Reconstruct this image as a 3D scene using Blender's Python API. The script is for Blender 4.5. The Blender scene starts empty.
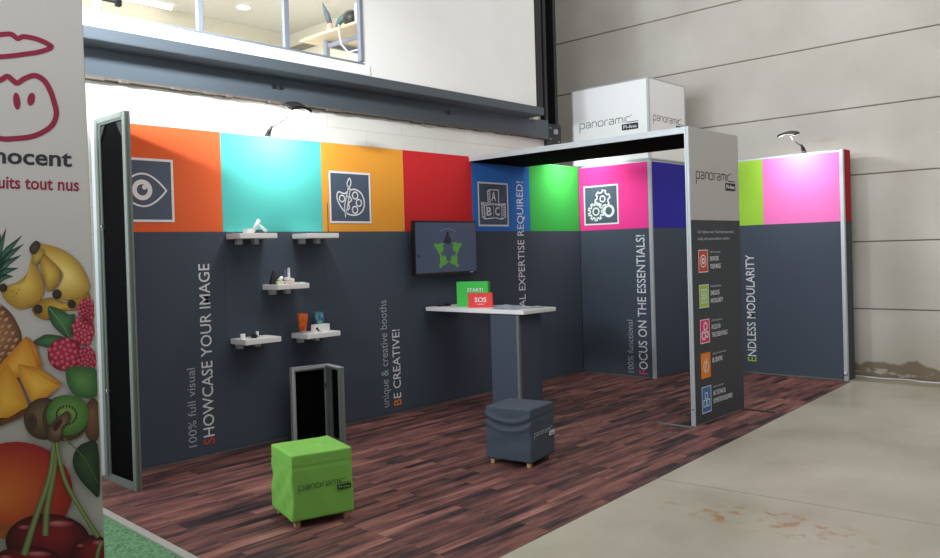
import bpy, bmesh, math, random
from mathutils import Vector, Matrix
from mathutils.geometry import tessellate_polygon
random.seed(7)
SC = bpy.context.scene
COL = SC.collection
R = math.radians

# ------------------------------------------------------------------ camera
cam_d = bpy.data.cameras.new('camera'); cam = bpy.data.objects.new('camera', cam_d); COL.objects.link(cam)
yaw, pitch, roll = -0.81554556, -0.01071746, -0.02865671
cy_, sy = math.cos(yaw), math.sin(yaw)
r = Vector((cy_, sy, 0)); fw = Vector((-sy, cy_, 0)); up = Vector((0, 0, 1))
f2 = math.cos(pitch)*fw + math.sin(pitch)*up; u2 = -math.sin(pitch)*fw + math.cos(pitch)*up
r3 = math.cos(roll)*r + math.sin(roll)*u2; u3 = -math.sin(roll)*r + math.cos(roll)*u2
M = Matrix((r3, u3, -f2)).transposed().to_4x4(); M.translation = Vector((-1.32161, -5.65002, 1.51882))
cam.matrix_world = M
cam_d.sensor_fit = 'HORIZONTAL'; cam_d.sensor_width = 36.0; cam_d.lens = 808.0106/940*36
cam_d.shift_x = 12.6629/940; cam_d.shift_y = -19.0586/940
cam_d.clip_start = 0.05; cam_d.clip_end = 200
SC.camera = cam

# ------------------------------------------------------------------ light, world, exposure
SC.view_settings.view_transform = 'Standard'; SC.view_settings.look = 'None'
SC.view_settings.exposure = 0.0; SC.view_settings.gamma = 1.0; SC.view_settings.use_curve_mapping = False
W = bpy.data.worlds.new('hall_light'); SC.world = W; W.use_nodes = True
W.node_tree.nodes['Background'].inputs[0].default_value = (0.93, 0.96, 1.0, 1)
W.node_tree.nodes['Background'].inputs[1].default_value = 0.15

def area(name, loc, target, sx, sy_, power, color=(1, 1, 1), spread=180):
    l = bpy.data.lights.new(name, 'AREA'); l.shape = 'RECTANGLE'; l.size = sx; l.size_y = sy_
    l.energy = power; l.color = color; l.spread = R(spread)
    o = bpy.data.objects.new(name, l); COL.objects.link(o); o.location = loc
    o.rotation_euler = (Vector(target)-Vector(loc)).to_track_quat('-Z', 'Y').to_euler()
    return o
area('roof_skylight', (4.5, -5.5, 9.0), (4.5, -4.5, 0), 12, 7, 590, (1.0, 0.96, 0.90))
area('left_window_daylight', (-9.0, -4.0, 3.7), (6.0, -2.2, 2.6), 10, 2.8, 1250, (0.88, 0.94, 1.0))
area('added_side_light', (-1.8, -0.62, 2.86), (2.0, 0.1, 2.86), 0.7, 0.42, 130, (0.90, 0.95, 1.0))  # added area light, no window there; brightens the back wall's left end
area('added_wash_light', (-1.9, -1.8, 3.5), (1.5, 0.0, 3.22), 0.35, 0.25, 42, (0.93, 0.97, 1.0), 30)  # added, unseen source that washes the left end of the steel beam

# ------------------------------------------------------------------ materials
def lin(c):
    return tuple(((x/255)/12.92 if x/255 <= 0.04045 else ((x/255+0.055)/1.055)**2.4) for x in c)
def nt(name):
    m = bpy.data.materials.new(name); m.use_nodes = True
    n = m.node_tree.nodes; return m, n, m.node_tree.links, n['Principled BSDF']
def mat(name, rgb, rough=0.6, metal=0.0, var=0.05, scale=30, bump=0.0, spec=0.5, stretch=None):
    m, n, l, b = nt(name); c = lin(rgb)
    tc = n.new('ShaderNodeTexCoord'); mp = n.new('ShaderNodeMapping'); l.new(tc.outputs['Object'], mp.inputs[0])
    if stretch: mp.inputs['Scale'].default_value = stretch
    nz = n.new('ShaderNodeTexNoise'); nz.inputs['Scale'].default_value = scale; nz.inputs['Detail'].default_value = 4
    l.new(mp.outputs[0], nz.inputs['Vector'])
    mx = n.new('ShaderNodeMix'); mx.data_type = 'RGBA'
    mx.inputs['A'].default_value = (*[x*(1-var) for x in c], 1); mx.inputs['B'].default_value = (*[min(1, x*(1+var)) for x in c], 1)
    l.new(nz.outputs['Fac'], mx.inputs['Factor']); l.new(mx.outputs['Result'], b.inputs['Base Color'])
    b.inputs['Roughness'].default_value = rough; b.inputs['Metallic'].default_value = metal
    b.inputs['Specular IOR Level'].default_value = spec
    if bump:
        bp = n.new('ShaderNodeBump'); bp.inputs['Strength'].default_value = bump; bp.inputs['Distance'].default_value = 0.004
        l.new(nz.outputs['Fac'], bp.inputs['Height']); l.new(bp.outputs[0], b.inputs['Normal'])
    return m
def emit(name, rgb, strength):
    m, n, l, b = nt(name); c = lin(rgb)
    b.inputs['Base Color'].default_value = (*c, 1); b.inputs['Emission Color'].default_value = (*c, 1)
    b.inputs['Emission Strength'].default_value = strength; b.inputs['Roughness'].default_value = 0.4
    return m
def fabric(name, rgb): return mat(name, rgb, 0.85, 0, 0.04, 220, 0.06, 0.25)
SLATE = fabric('slate fabric', (71, 80, 94)); SLATE_DK = fabric('charcoal fabric', (72, 75, 80))
ORANGE = fabric('orange fabric', (226, 100, 54)); TEAL = fabric('turquoise fabric', (84, 190, 184))
AMBER = fabric('amber fabric', (234, 160, 58)); RED = fabric('red fabric', (206, 42, 46))
BLUE = fabric('blue fabric', (50, 118, 200)); GREEN = fabric('green fabric', (64, 188, 80))
PINK = fabric('pink fabric', (240, 62, 150)); NAVY = fabric('navy fabric', (48, 42, 160))
LIME = fabric('lime fabric', (158, 208, 68)); BLACK_F = mat('black backing fabric', (12, 12, 13), 1.0, 0, 0.04, 220, 0.06, 0.03)
PINK_LIT = fabric('lamp-washed pink fabric', (244, 124, 196))  # hot pink made paler: the arm lamp's wash is put into the colour
REDE = fabric('dark red fabric', (165, 24, 36)); WHITE_F = fabric('white fabric', (240, 241, 243)); GREY_F = fabric('pale grey fabric', (186, 184, 181))
ALU = mat('aluminium profile', (184, 190, 194), 0.38, 0.25, 0.04, 60, stretch=(1, 1, 0.05))
ALU_DK = mat('dark aluminium profile', (118, 127, 121), 0.5, 0.3, 0.06, 60, stretch=(1, 1, 0.05))  # darker, greener tone of the aluminium
INK_W = mat('white print', (226, 228, 232), 0.7, 0, 0.02); INK_G = mat('grey print', (176, 182, 190), 0.7, 0, 0.02)
INK_T = mat('slate print', (72, 86, 106), 0.7, 0, 0.02); INK_K = mat('dark print', (40, 38, 46), 0.7, 0, 0.02)
INK_RED = mat('red print', (208, 62, 46), 0.7); INK_ORG = mat('orange print', (236, 134, 36), 0.7); INK_PNK = mat('pink print', (230, 36, 120), 0.7)
INK_LIM = mat('lime print', (160, 200, 60), 0.7); INK_CRIM = mat('crimson print', (136, 20, 52), 0.7); INK_BLU = mat('blue print', (60, 120, 186), 0.7)
WHITE_P = mat('white paint', (232, 232, 230), 0.6, 0, 0.05, 3); WHITE_L = mat('white laminate', (236, 236, 236), 0.35, 0, 0.02)
STEEL = mat('blue grey steel paint', (72, 80, 87), 0.45, 0.0, 0.14, 2.5, stretch=(0.5, 1, 3)); STEEL_K = mat('dark steel paint', (27, 29, 32), 0.5, 0.1, 0.12, 4)
BLACK = mat('black plastic', (22, 22, 24), 0.4); WOOD = mat('pale wood', (186, 150, 112), 0.6, 0, 0.15, 20)
GREYP = mat('grey plastic', (150, 150, 152), 0.5); BEIGE = mat('office paint', (216, 212, 196), 0.7, 0, 0.03, 2)
CHROME = mat('steel fitting', (190, 192, 194), 0.25, 0.9, 0.02)
FRAMEW = mat('grey window frame', (112, 119, 130), 0.5, 0, 0.04)

# ------------------------------------------------------------------ object helpers
def wloc(o):
    v = Vector((0, 0, 0))
    while o: v += o.location; o = o.parent
    return v
def tag(o, label=None, cat=None, group=None, kind=None):
    if label: o['label'] = label
    if cat: o['category'] = cat
    if group: o['group'] = group
    if kind: o['kind'] = kind
    return o
def thing(name, label, cat, loc=(0, 0, 0), rotz=0.0, group=None):
    o = bpy.data.objects.new(name, None); COL.objects.link(o); o.location = loc; o.rotation_euler = (0, 0, rotz)
    o.empty_display_size = 0.1
    return tag(o, label, cat, group)
def obj(name, bm, mats, parent=None, local=False, smooth=False, label=None, origin=None):
    """link a bmesh as one object; vertices are world coordinates unless local"""
    if not isinstance(mats, (list, tuple)): mats = [mats]
    me = bpy.data.meshes.new(name)
    if parent is not None and not local: bmesh.ops.translate(bm, vec=-wloc(parent), verts=bm.verts)
    if parent is None and origin is not None: bmesh.ops.translate(bm, vec=-Vector(origin), verts=bm.verts)
    bm.to_mesh(me); bm.free()
    for m in mats: me.materials.append(m)
    if smooth:
        for p in me.polygons: p.use_smooth = True
        try: me.set_sharp_from_angle(angle=R(38))
        except Exception: pass
    o = bpy.data.objects.new(name, me); COL.objects.link(o)
    if parent is not None: o.parent = parent
    elif origin is not None: o.location = origin
    if label: o['label'] = label
    return o
def struct(name, bm, m, parent=None, origin=None):
    o = obj(name, bm, m, parent, origin=origin)
    o['kind'] = 'structure'
    return o
def dup_tree(o, parent=None):
    c = o.copy(); COL.objects.link(c)
    if parent is not None: c.parent = parent
    for ch in list(o.children): dup_tree(ch, c)
    return c
def nb(): return bmesh.new()
def box(bm, x0, x1, y0, y1, z0, z1, bev=0.0, mi=0, rot=None, piv=None):
    t = nb(); bmesh.ops.create_cube(t, size=1)
    for v in t.verts:
        v.co = Vector(((x0+x1)/2+v.co.x*(x1-x0), (y0+y1)/2+v.co.y*(y1-y0), (z0+z1)/2+v.co.z*(z1-z0)))
    if bev: bmesh.ops.bevel(t, geom=t.edges[:], offset=bev, segments=2, affect='EDGES')
    merge(bm, t, mi, rot, piv); return bm
def merge(bm, t, mi=0, rot=None, piv=None):
    mp = {}
    t.verts.index_update()
    for v in t.verts:
        co = v.co.copy()
        if rot is not None:
            p = Vector(piv) if piv is not None else Vector((0, 0, 0)); co = rot @ (co-p) + p
        mp[v.index] = bm.verts.new(co)
    for f in t.faces:
        try:
            nf = bm.faces.new([mp[v.index] for v in f.verts]); nf.material_index = mi; nf.smooth = f.smooth
        except ValueError: pass
    t.free()
def tube(bm, pts, rad, seg=10, mi=0):
    pts = [Vector(p) for p in pts]; rads = rad if isinstance(rad, (list, tuple)) else [rad]*len(pts)
    rings = []; ref = None
    for i, p in enumerate(pts):
        d = (pts[min(i+1, len(pts)-1)]-pts[max(i-1, 0)]).normalized()
        if ref is None: ref = Vector((0, 0, 1)) if abs(d.z) < 0.9 else Vector((1, 0, 0))
        a = d.cross(ref).normalized(); b = a.cross(d).normalized(); ref = b
        rings.append([bm.verts.new(p+rads[i]*(math.cos(2*math.pi*k/seg)*a+math.sin(2*math.pi*k/seg)*b)) for k in range(seg)])
    for i in range(len(rings)-1):
        for k in range(seg):
            f = bm.faces.new((rings[i][k], rings[i][(k+1) % seg], rings[i+1][(k+1) % seg], rings[i+1][k])); f.material_index = mi; f.smooth = True
    for rr in (rings[0][::-1], rings[-1]):
        f = bm.faces.new(rr); f.material_index = mi
    return bm
def lathe(bm, prof, c=(0, 0, 0), seg=20, mi=0):
    c = Vector(c); rings = [[bm.verts.new(c+Vector((rr*math.cos(2*math.pi*k/seg), rr*math.sin(2*math.pi*k/seg), z))) for k in range(seg)] for rr, z in prof]
    for i in range(len(rings)-1):
        for k in range(seg):
            f = bm.faces.new((rings[i][k], rings[i][(k+1) % seg], rings[i+1][(k+1) % seg], rings[i+1][k])); f.smooth = True; f.material_index = mi
    bm.faces.new(rings[0][::-1]).material_index = mi; bm.faces.new(rings[-1]).material_index = mi
    return bm
def prism(bm, poly, z0, z1, mi=0):
    a = [bm.verts.new((x, y, z0)) for x, y in poly]; b = [bm.verts.new((x, y, z1)) for x, y in poly]; n = len(poly)
    bm.faces.new(a[::-1]).material_index = mi; bm.faces.new(b).material_index = mi
    for i in range(n): bm.faces.new((a[i], a[(i+1) % n], b[(i+1) % n], b[i])).material_index = mi
    return bm

# ------------------------------------------------------------------ flat print helpers (2D shapes laid on a real surface)
class Flat:
    def __init__(s): s.v = []; s.f = []; s.m = []
    def poly(s, pts, mi=0):
        k = len(s.v); s.v += [tuple(p) for p in pts]
        for t in tessellate_polygon([[Vector((p[0], p[1], 0)) for p in pts]]): s.f.append(tuple(k+i for i in t)); s.m.append(mi)
    def rect(s, x0, y0, x1, y1, mi=0): s.poly([(x0, y0), (x1, y0), (x1, y1), (x0, y1)], mi)
    def disc(s, cx, cy, rx, ry=None, n=24, mi=0):
        ry = ry or rx; s.poly([(cx+rx*math.cos(2*math.pi*i/n), cy+ry*math.sin(2*math.pi*i/n)) for i in range(n)], mi)
    def stroke(s, pts, w, closed=False, mi=0):
        P = [Vector((p[0], p[1])) for p in pts]; n = len(P); L = []; Rr = []
        for i in range(n):
            a = P[(i-1) % n] if (closed or i > 0) else None; b = P[(i+1) % n] if (closed or i < n-1) else None
            d1 = (P[i]-a).normalized() if a is not None else None; d2 = (b-P[i]).normalized() if b is not None else None
            if d1 is None: d1 = d2
            if d2 is None: d2 = d1
            t = (d1+d2); t = t.normalized() if t.length > 1e-6 else d1
            nn = Vector((-t.y, t.x)); c = max(0.45, abs(nn.dot(Vector((-d1.y, d1.x)))))
            L.append(P[i]+nn*w/2/c); Rr.append(P[i]-nn*w/2/c)
        k = len(s.v); s.v += [tuple(p) for p in L]+[tuple(p) for p in Rr]
        for i in range(n if closed else n-1):
            j = (i+1) % n; s.f.append((k+i, k+j, k+n+j, k+n+i)); s.m.append(mi)
    def ring(s, cx, cy, rad, w, n=24, mi=0, sx=1.0):
        s.stroke([(cx+sx*rad*math.cos(2*math.pi*i/n), cy+rad*math.sin(2*math.pi*i/n)) for i in range(n)], w, True, mi)
    def frame(s, x0, y0, x1, y1, w, mi=0):
        s.rect(x0, y0, x1, y0+w, mi); s.rect(x0, y1-w, x1, y1, mi); s.rect(x0, y0+w, x0+w, y1-w, mi); s.rect(x1-w, y0+w, x1, y1-w, mi)
    def bounds(s):
        xs = [p[0] for p in s.v]; ys = [p[1] for p in s.v]; return min(xs), min(ys), max(xs), max(ys)
    def remap(s, fn): s.v = [fn(*p) for p in s.v]; return s
    def fit(s, x0, y0, x1, y1):
        a, b, c, d = s.bounds(); return s.remap(lambda x, y: (x0+(x-a)/(c-a)*(x1-x0), y0+(y-b)/(d-b)*(y1-y0)))
    def add(s, o, mi=None):
        k = len(s.v); s.v += o.v; s.f += [tuple(k+i for i in f) for f in o.f]; s.m += o.m if mi is None else [mi]*len(o.m); return s
    def build(s, name, fr, eps, mats, parent, local=False, label=None, th=0.0008):
        O, ux, uy, n = [Vector(a) for a in fr]; bm = nb()
        vs = [bm.verts.new(O+ux*x+uy*y+n*eps) for x, y in s.v]; fs = []
        for f, m in zip(s.f, s.m):
            try: q = bm.faces.new([vs[i] for i in f])
            except ValueError: continue
            q.normal_update()
            if q.normal.dot(n) < 0: q.normal_flip()
            q.material_index = m; fs.append(q)
        ex = bmesh.ops.extrude_face_region(bm, geom=bm.faces[:], use_keep_orig=True)
        bmesh.ops.translate(bm, vec=-n*th, verts=[g for g in ex['geom'] if isinstance(g, bmesh.types.BMVert)])
        for g in ex['geom']:
            if isinstance(g, bmesh.types.BMFace): g.normal_flip()
        return obj(name, bm, mats, parent, local, label=label)
_tc = {}
def text(body, bold=0.0, first=None):
    """flat letters; first -> the first letter gets material slot 1"""
    def raw(b):
        if (b, bold) in _tc: return _tc[(b, bold)]
        cu = bpy.data.curves.new('lettering', 'FONT'); cu.body = b; cu.size = 1; cu.offset = bold; cu.resolution_u = 3
        o = bpy.data.objects.new('lettering', cu); COL.objects.link(o)
        dg = bpy.context.evaluated_depsgraph_get(); me = bpy.data.meshes.new_from_object(o.evaluated_get(dg))
        rr = ([(v.co.x, v.co.y) for v in me.vertices], [tuple(p.vertices) for p in me.polygons])
        bpy.data.objects.remove(o); bpy.data.curves.remove(cu); bpy.data.meshes.remove(me)
        _tc[(b, bold)] = rr; return rr
    v, f = raw(body); t = Flat(); t.v = list(v); t.f = list(f); t.m = [0]*len(f)
    if first:
        fx = max(p[0] for p in raw(body[0])[0])+0.004
        t.m = [1 if max(v[i][0] for i in q) <= fx else 0 for q in f]
    return t
def hfit(t, x, y, length, height=None):
    """scale lettering: left end x, baseline y, given length; height = cap height"""
    a, b, c, d = t.bounds(); k = length/(c-a); ky = height/0.73 if height else k
    return t.remap(lambda px, py: (x+(px-a)*k, y+py*ky))
def vtext(body, ua, ub, v0, v1, bold=0.0, first=None, cap=0.73):
    """lettering that reads upwards: caps fill ua..ub, string runs v0..v1"""
    t = text(body, bold, first); a, b, c, d = t.bounds(); k = (v1-v0)/(c-a); h = (ub-ua)/cap
    return t.remap(lambda px, py: (ub-py*h, v0+(px-a)*k))
def chamf(pts, closed=False, c=0.22):
    P = [Vector(p) for p in pts]; out = []; n = len(P)
    for i in range(n):
        if not closed and i in (0, n-1): out.append(P[i]); continue
        a, b = P[(i-1) % n], P[(i+1) % n]; da = (a-P[i]); db = (b-P[i])
        q = min(c, da.length/2, db.length/2)
        p1 = P[i]+da.normalized()*q; p2 = P[i]+db.normalized()*q
        out += [p1, P[i]*0.35+(p1+p2)*0.325, p2]
    return out
def logo_word(w=0.125):
    """thin square-lettered word with a long tail, x-height 1"""
    t = Flat(); x = 0.0; S = lambda pts, cl=False: t.stroke(chamf([(px+x, py) for px, py in pts], cl), w, cl)
    S([(0, -0.85), (0, 1), (1.1, 1), (1.1, 0), (0, 0)]); x += 1.5
    A = lambda: S([(0, 1), (1, 1), (1, 0), (0, 0), (0, 0.52), (1, 0.52)])
    A(); x += 1.4
    S([(0, 0), (0, 1), (1, 1), (1, 0)]); x += 1.4
    S([(0, 0), (1.1, 0), (1.1, 1), (0, 1)], True); x += 1.5
    S([(0, 0), (0, 1), (0.7, 1)]); x += 1.0
    A(); x += 1.4
    S([(0, 0), (0, 1), (1.5, 1), (1.5, 0)]); S([(0.75, 1), (0.75, 0)]); x += 1.9
    S([(0, 0), (0, 1)]); x += 0.4
    S([(0.85, 1), (0, 1), (0, 0), (2.6, 0)]); t.rect(x+1.0, 1.15, x+1.25, 1.3)
    return t, x+2.6
def logo(name, fr, eps, parent, x, y, length, inks, local=False, badge=True, ht=1.0, slant=0.0):
    """word and badge as two child meshes; y = baseline"""
    t, L = logo_word(); k = length/L
    t.remap(lambda px, py: (x+px*k, y+py*k*ht)).build('logo_lettering', fr, eps, inks[0], parent, local)
    if badge:
        bw = length*0.27; bh = bw*0.33; x1 = x+length; y1 = y-0.30*k*1.0
        b = Flat(); b.rect(x1-bw, y1-bh, x1, y1); bo = b.build('logo_badge', fr, eps, inks[1], parent, local)
        tt = hfit(text('Pi-line', 0.012), x1-bw*0.9, y1-bh*0.75, bw*0.8, bh*0.55)
        tt.build('badge_lettering', fr, eps+0.0015, inks[2], bo if not local else bo, local)
def FY(y0): return ((0, y0, 0), (1, 0, 0), (0, 0, 1), (0, -1, 0))        # surface facing -y, u = x
def FX(x0): return ((x0, 0, 0), (0, -1, 0), (0, 0, 1), (-1, 0, 0))       # surface facing -x, u = -y

# ================================================================== SETTING
def ramp(n, l, src, stops):
    cr = n.new('ShaderNodeValToRGB'); e = cr.color_ramp.elements
    e[0].position, e[0].color = stops[0][0], (*lin(stops[0][1]), 1); e[1].position, e[1].color = stops[-1][0], (*lin(stops[-1][1]), 1)
    for p, c in stops[1:-1]:
        q = e.new(p); q.color = (*lin(c), 1)
    l.new(src, cr.inputs[0]); return cr
def mixc(n, l, fac, a, b, mode='MIX'):
    mx = n.new('ShaderNodeMix'); mx.data_type = 'RGBA'; mx.blend_type = mode
    for s, k in ((fac, 'Factor'), (a, 'A'), (b, 'B')):
        if hasattr(s, 'links'): l.new(s, mx.inputs[k])
        elif k == 'Factor': mx.inputs[k].default_value = s
        else: mx.inputs[k].default_value = (*lin(s), 1)
    return mx.outputs['Result']
def math_(n, l, op, a, b=None, c=None):
    m = n.new('ShaderNodeMath'); m.operation = op
    for i, s in enumerate((a, b, c)):
        if s is None: continue
        if hasattr(s, 'links'): l.new(s, m.inputs[i])
        else: m.inputs[i].default_value = s
    return m.outputs[0]

def floor_mat():
    m, n, l, b = nt('polished concrete'); tc = n.new('ShaderNodeTexCoord').outputs['Object']
    nz = n.new('ShaderNodeTexNoise'); nz.inputs['Scale'].default_value = 0.9; nz.inputs['Detail'].default_value = 9; nz.inputs['Roughness'].default_value = 0.62; l.new(tc, nz.inputs['Vector'])
    base = ramp(n, l, nz.outputs['Fac'], [(0.3, (146, 142, 126)), (0.5, (168, 164, 150)), (0.72, (184, 181, 168))]).outputs[0]
    n2 = n.new('ShaderNodeTexNoise'); n2.inputs['Scale'].default_value = 14; n2.inputs['Detail'].default_value = 6; l.new(tc, n2.inputs['Vector'])
    base = mixc(n, l, math_(n, l, 'MULTIPLY', n2.outputs['Fac'], 0.25), base, (150, 145, 132))
    # rust stains in one patch
    sep = n.new('ShaderNodeSeparateXYZ'); l.new(tc, sep.inputs[0])
    dx = math_(n, l, 'MULTIPLY', math_(n, l, 'SUBTRACT', sep.outputs['X'], 3.0), 4.0); dy = math_(n, l, 'MULTIPLY', math_(n, l, 'ADD', sep.outputs['Y'], 3.8), 1.5)
    d = math_(n, l, 'SQRT', math_(n, l, 'ADD', math_(n, l, 'MULTIPLY', dx, dx), math_(n, l, 'MULTIPLY', dy, dy)))
    msk = math_(n, l, 'SUBTRACT', 1.0, d); n3 = n.new('ShaderNodeTexNoise'); n3.inputs['Scale'].default_value = 9; n3.inputs['Detail'].default_value = 5; l.new(tc, n3.inputs['Vector'])
    rm = n.new('ShaderNodeMapRange'); rm.inputs[1].default_value = 0.52; rm.inputs[2].default_value = 0.62; l.new(n3.outputs['Fac'], rm.inputs[0])
    mk = n.new('ShaderNodeClamp'); l.new(math_(n, l, 'MULTIPLY', msk, 2.0), mk.inputs[0])
    base = mixc(n, l, math_(n, l, 'MULTIPLY', math_(n, l, 'MULTIPLY', rm.outputs[0], mk.outputs[0]), 0.75), base, (150, 108, 56))
    # saw-cut joint
    jx = math_(n, l, 'ABSOLUTE', math_(n, l, 'ADD', math_(n, l, 'SUBTRACT', sep.outputs['X'], 3.16), math_(n, l, 'MULTIPLY', sep.outputs['Y'], 0.072)))
    jm = math_(n, l, 'LESS_THAN', jx, 0.006)
    base = mixc(n, l, math_(n, l, 'MULTIPLY', jm, 0.55), base, (92, 86, 76))
    # darker band along the foot of the wall
    wb = n.new('ShaderNodeMapRange'); wb.inputs[1].default_value = 7.92; wb.inputs[2].default_value = 8.0; l.new(math_(n, l, 'ADD', sep.outputs['X'], math_(n, l, 'MULTIPLY', n2.outputs['Fac'], 0.08)), wb.inputs[0])
    base = mixc(n, l, math_(n, l, 'MULTIPLY', wb.outputs[0], 0.6), base, (116, 108, 88))
    l.new(base, b.inputs['Base Color'])
    rr = n.new('ShaderNodeMapRange'); rr.inputs[3].default_value = 0.28; rr.inputs[4].default_value = 0.5; l.new(nz.outputs['Fac'], rr.inputs[0]); l.new(rr.outputs[0], b.inputs['Roughness'])
    b.inputs['Specular IOR Level'].default_value = 0.45
    return m
bm = nb(); box(bm, -9, 8.6, -13, 2.4, -0.12, 0); struct('floor', bm, floor_mat())

def concrete_wall_mat():
    m, n, l, b = nt('precast concrete'); tc = n.new('ShaderNodeTexCoord').outputs['Object']
    nz = n.new('ShaderNodeTexNoise'); nz.inputs['Scale'].default_value = 1.1; nz.inputs['Detail'].default_value = 8; l.new(tc, nz.inputs['Vector'])
    base = ramp(n, l, nz.outputs['Fac'], [(0.3, (188, 183, 174)), (0.7, (206, 202, 194))]).outputs[0]
    sep = n.new('ShaderNodeSeparateXYZ'); l.new(tc, sep.inputs[0])
    n2 = n.new('ShaderNodeTexNoise'); n2.inputs['Scale'].default_value = 5; n2.inputs['Detail'].default_value = 6; l.new(tc, n2.inputs['Vector'])
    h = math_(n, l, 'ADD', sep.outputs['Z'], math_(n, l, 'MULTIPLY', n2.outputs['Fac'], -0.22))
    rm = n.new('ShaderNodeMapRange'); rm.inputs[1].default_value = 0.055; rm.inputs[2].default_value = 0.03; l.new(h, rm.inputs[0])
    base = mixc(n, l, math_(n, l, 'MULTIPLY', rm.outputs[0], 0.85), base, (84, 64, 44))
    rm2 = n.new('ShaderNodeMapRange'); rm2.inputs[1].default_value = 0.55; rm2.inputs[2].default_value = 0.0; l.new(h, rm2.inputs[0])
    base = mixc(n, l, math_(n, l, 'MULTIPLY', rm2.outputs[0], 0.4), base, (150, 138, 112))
    # patches where the skirt paint has flaked to pale plaster
    n4 = n.new('ShaderNodeTexNoise'); n4.inputs['Scale'].default_value = 6.5; n4.inputs['Detail'].default_value = 3
    mp = n.new('ShaderNodeMapping'); mp.inputs['Scale'].default_value = (1, 0.6, 1.4); l.new(tc, mp.inputs[0]); l.new(mp.outputs[0], n4.inputs['Vector'])
    fl = n.new('ShaderNodeMapRange'); fl.inputs[1].default_value = 0.56; fl.inputs[2].default_value = 0.6; l.new(n4.outputs['Fac'], fl.inputs[0])
    base = mixc(n, l, math_(n, l, 'MULTIPLY', math_(n, l, 'MULTIPLY', fl.outputs[0], math_(n, l, 'LESS_THAN', sep.outputs['Z'], 0.09)), 0.8), base, (186, 180, 166))
    l.new(base, b.inputs['Base Color']); b.inputs['Roughness'].default_value = 0.8
    bp = n.new('ShaderNodeBump'); bp.inputs['Strength'].default_value = 0.12; l.new(n2.outputs['Fac'], bp.inputs['Height']); l.new(bp.outputs[0], b.inputs['Normal'])
    return m
bm = nb()
for i in range(9):
    z = i*0.748
    box(bm, 8.33, 8.55, -13, 2.4, z+(0.0 if i == 0 else 0.007), z+0.741, 0.004, 0)
box(bm, 8.345, 8.54, -12.98, 2.39, 0, 6.7, 0, 1)
struct('wall_right', bm, [concrete_wall_mat(), mat('joint filler', (138, 126, 112), 0.9)])

def white_wall_mat():
    m, n, l, b = nt('whitewashed blockwork'); tc = n.new('ShaderNodeTexCoord').outputs['Object']
    sep = n.new('ShaderNodeSeparateXYZ'); l.new(tc, sep.inputs[0]); cb = n.new('ShaderNodeCombineXYZ'); l.new(sep.outputs['X'], cb.inputs[0]); l.new(sep.outputs['Z'], cb.inputs[1])
    br = n.new('ShaderNodeTexBrick'); br.inputs['Scale'].default_value = 1.0; br.inputs['Brick Width'].default_value = 0.9; br.inputs['Row Height'].default_value = 0.19; br.inputs['Mortar Size'].default_value = 0.006
    for k, c in (('Color1', (222, 220, 214)), ('Color2', (219, 216, 210)), ('Mortar', (208, 204, 197))): br.inputs[k].default_value = (*lin(c), 1)
    l.new(cb.outputs[0], br.inputs['Vector'])
    nz = n.new('ShaderNodeTexNoise'); nz.inputs['Scale'].default_value = 4; nz.inputs['Detail'].default_value = 7; l.new(tc, nz.inputs['Vector'])
    c = mixc(n, l, math_(n, l, 'MULTIPLY', nz.outputs['Fac'], 0.35), br.outputs['Color'], (188, 182, 170))
    l.new(c, b.inputs['Base Color']); b.inputs['Roughness'].default_value = 0.85
    return m
bm = nb(); box(bm, -4, 6.33, 0.10, 0.26, 0, 2.83); box(bm, -4, 3.44, -0.17, 0.0, 3.10, 3.195, 0.004, 1)
box(bm, 3.37, 5.86, -0.165, -.125, 3.09, 5.6, 0, 1); box(bm, -4, 3.37, -0.165, -.125, 5.0, 5.6, 0, 1)
struct('wall_back', bm, [white_wall_mat(), WHITE_P])
bm = nb(); box(bm, -4.2, -4.0, -13, 2.4, 0, 2.6); box(bm, -4.2, -4.0, -13, 2.4, 5.0, 6.7)  # unseen wall added to block low daylight, open higher up
for y in (-12.9, -7.5, 1.2): box(bm, -4.2, -4.0, y, y+.3, 2.6, 5.0)
struct('wall_light_block', bm, WHITE_P)
# steel beam with an overhanging channel and rough filler under it
bm = nb(); box(bm, -4, 6.36, 0.05, 0.20, 2.815, 3.02, 0.003); box(bm, -4, 5.95, -0.20, 0.12, 3.006, 3.092, 0.004)
box(bm, -4, 6.3, 0.04, 0.10, 2.80, 2.815, 0, 1)
for i in range(26):
    x = -1+i*0.29+random.uniform(-.08, .08); box(bm, x, x+random.uniform(.05, .22), 0.036, 0.10, 2.795+random.uniform(-.006, .004), 2.815, 0, 1)
for x in (2.554, 2.618, 4.62, 4.67): box(bm, x-.012, x+.012, 0.035, 0.06, 2.915, 2.95, 0.004, 2)
struct('trim_1', bm, [STEEL, mat('rough filler', (92, 84, 76), 0.95, 0, .3, 25, .6), mat('bolt', (60, 64, 70), 0.4, 0.6)])
# steel H column and the dark edge post of the office front
bm = nb(); box(bm, 6.34, 6.40, 0.08, 0.34, 0, 6.0, 0.003); box(bm, 6.54, 6.60, 0.08, 0.34, 0, 6.0, 0.003); box(bm, 6.38, 6.56, 0.19, 0.22, 0, 6.0)
box(bm, 6.33, 6.62, 0.06, 0.35, 2.70, 2.99, 0.003); box(bm, 6.47, 6.53, 0.035, 0.07, 2.87, 2.93, 0.006, 1)
for x, z in ((6.39, 2.8), (6.56, 2.78), (6.39, 2.93)): lathe(bm, [(0.014, 0), (0.014, 0.012)], (x, 0.05, z), 6, 1)
struct('trim_2', bm, [STEEL_K, GREYP])
bm = nb(); box(bm, 5.86, 5.97, -0.175, 0.06, 3.092, 5.6, 0.004); struct('trim_3', bm, STEEL_K)
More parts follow.
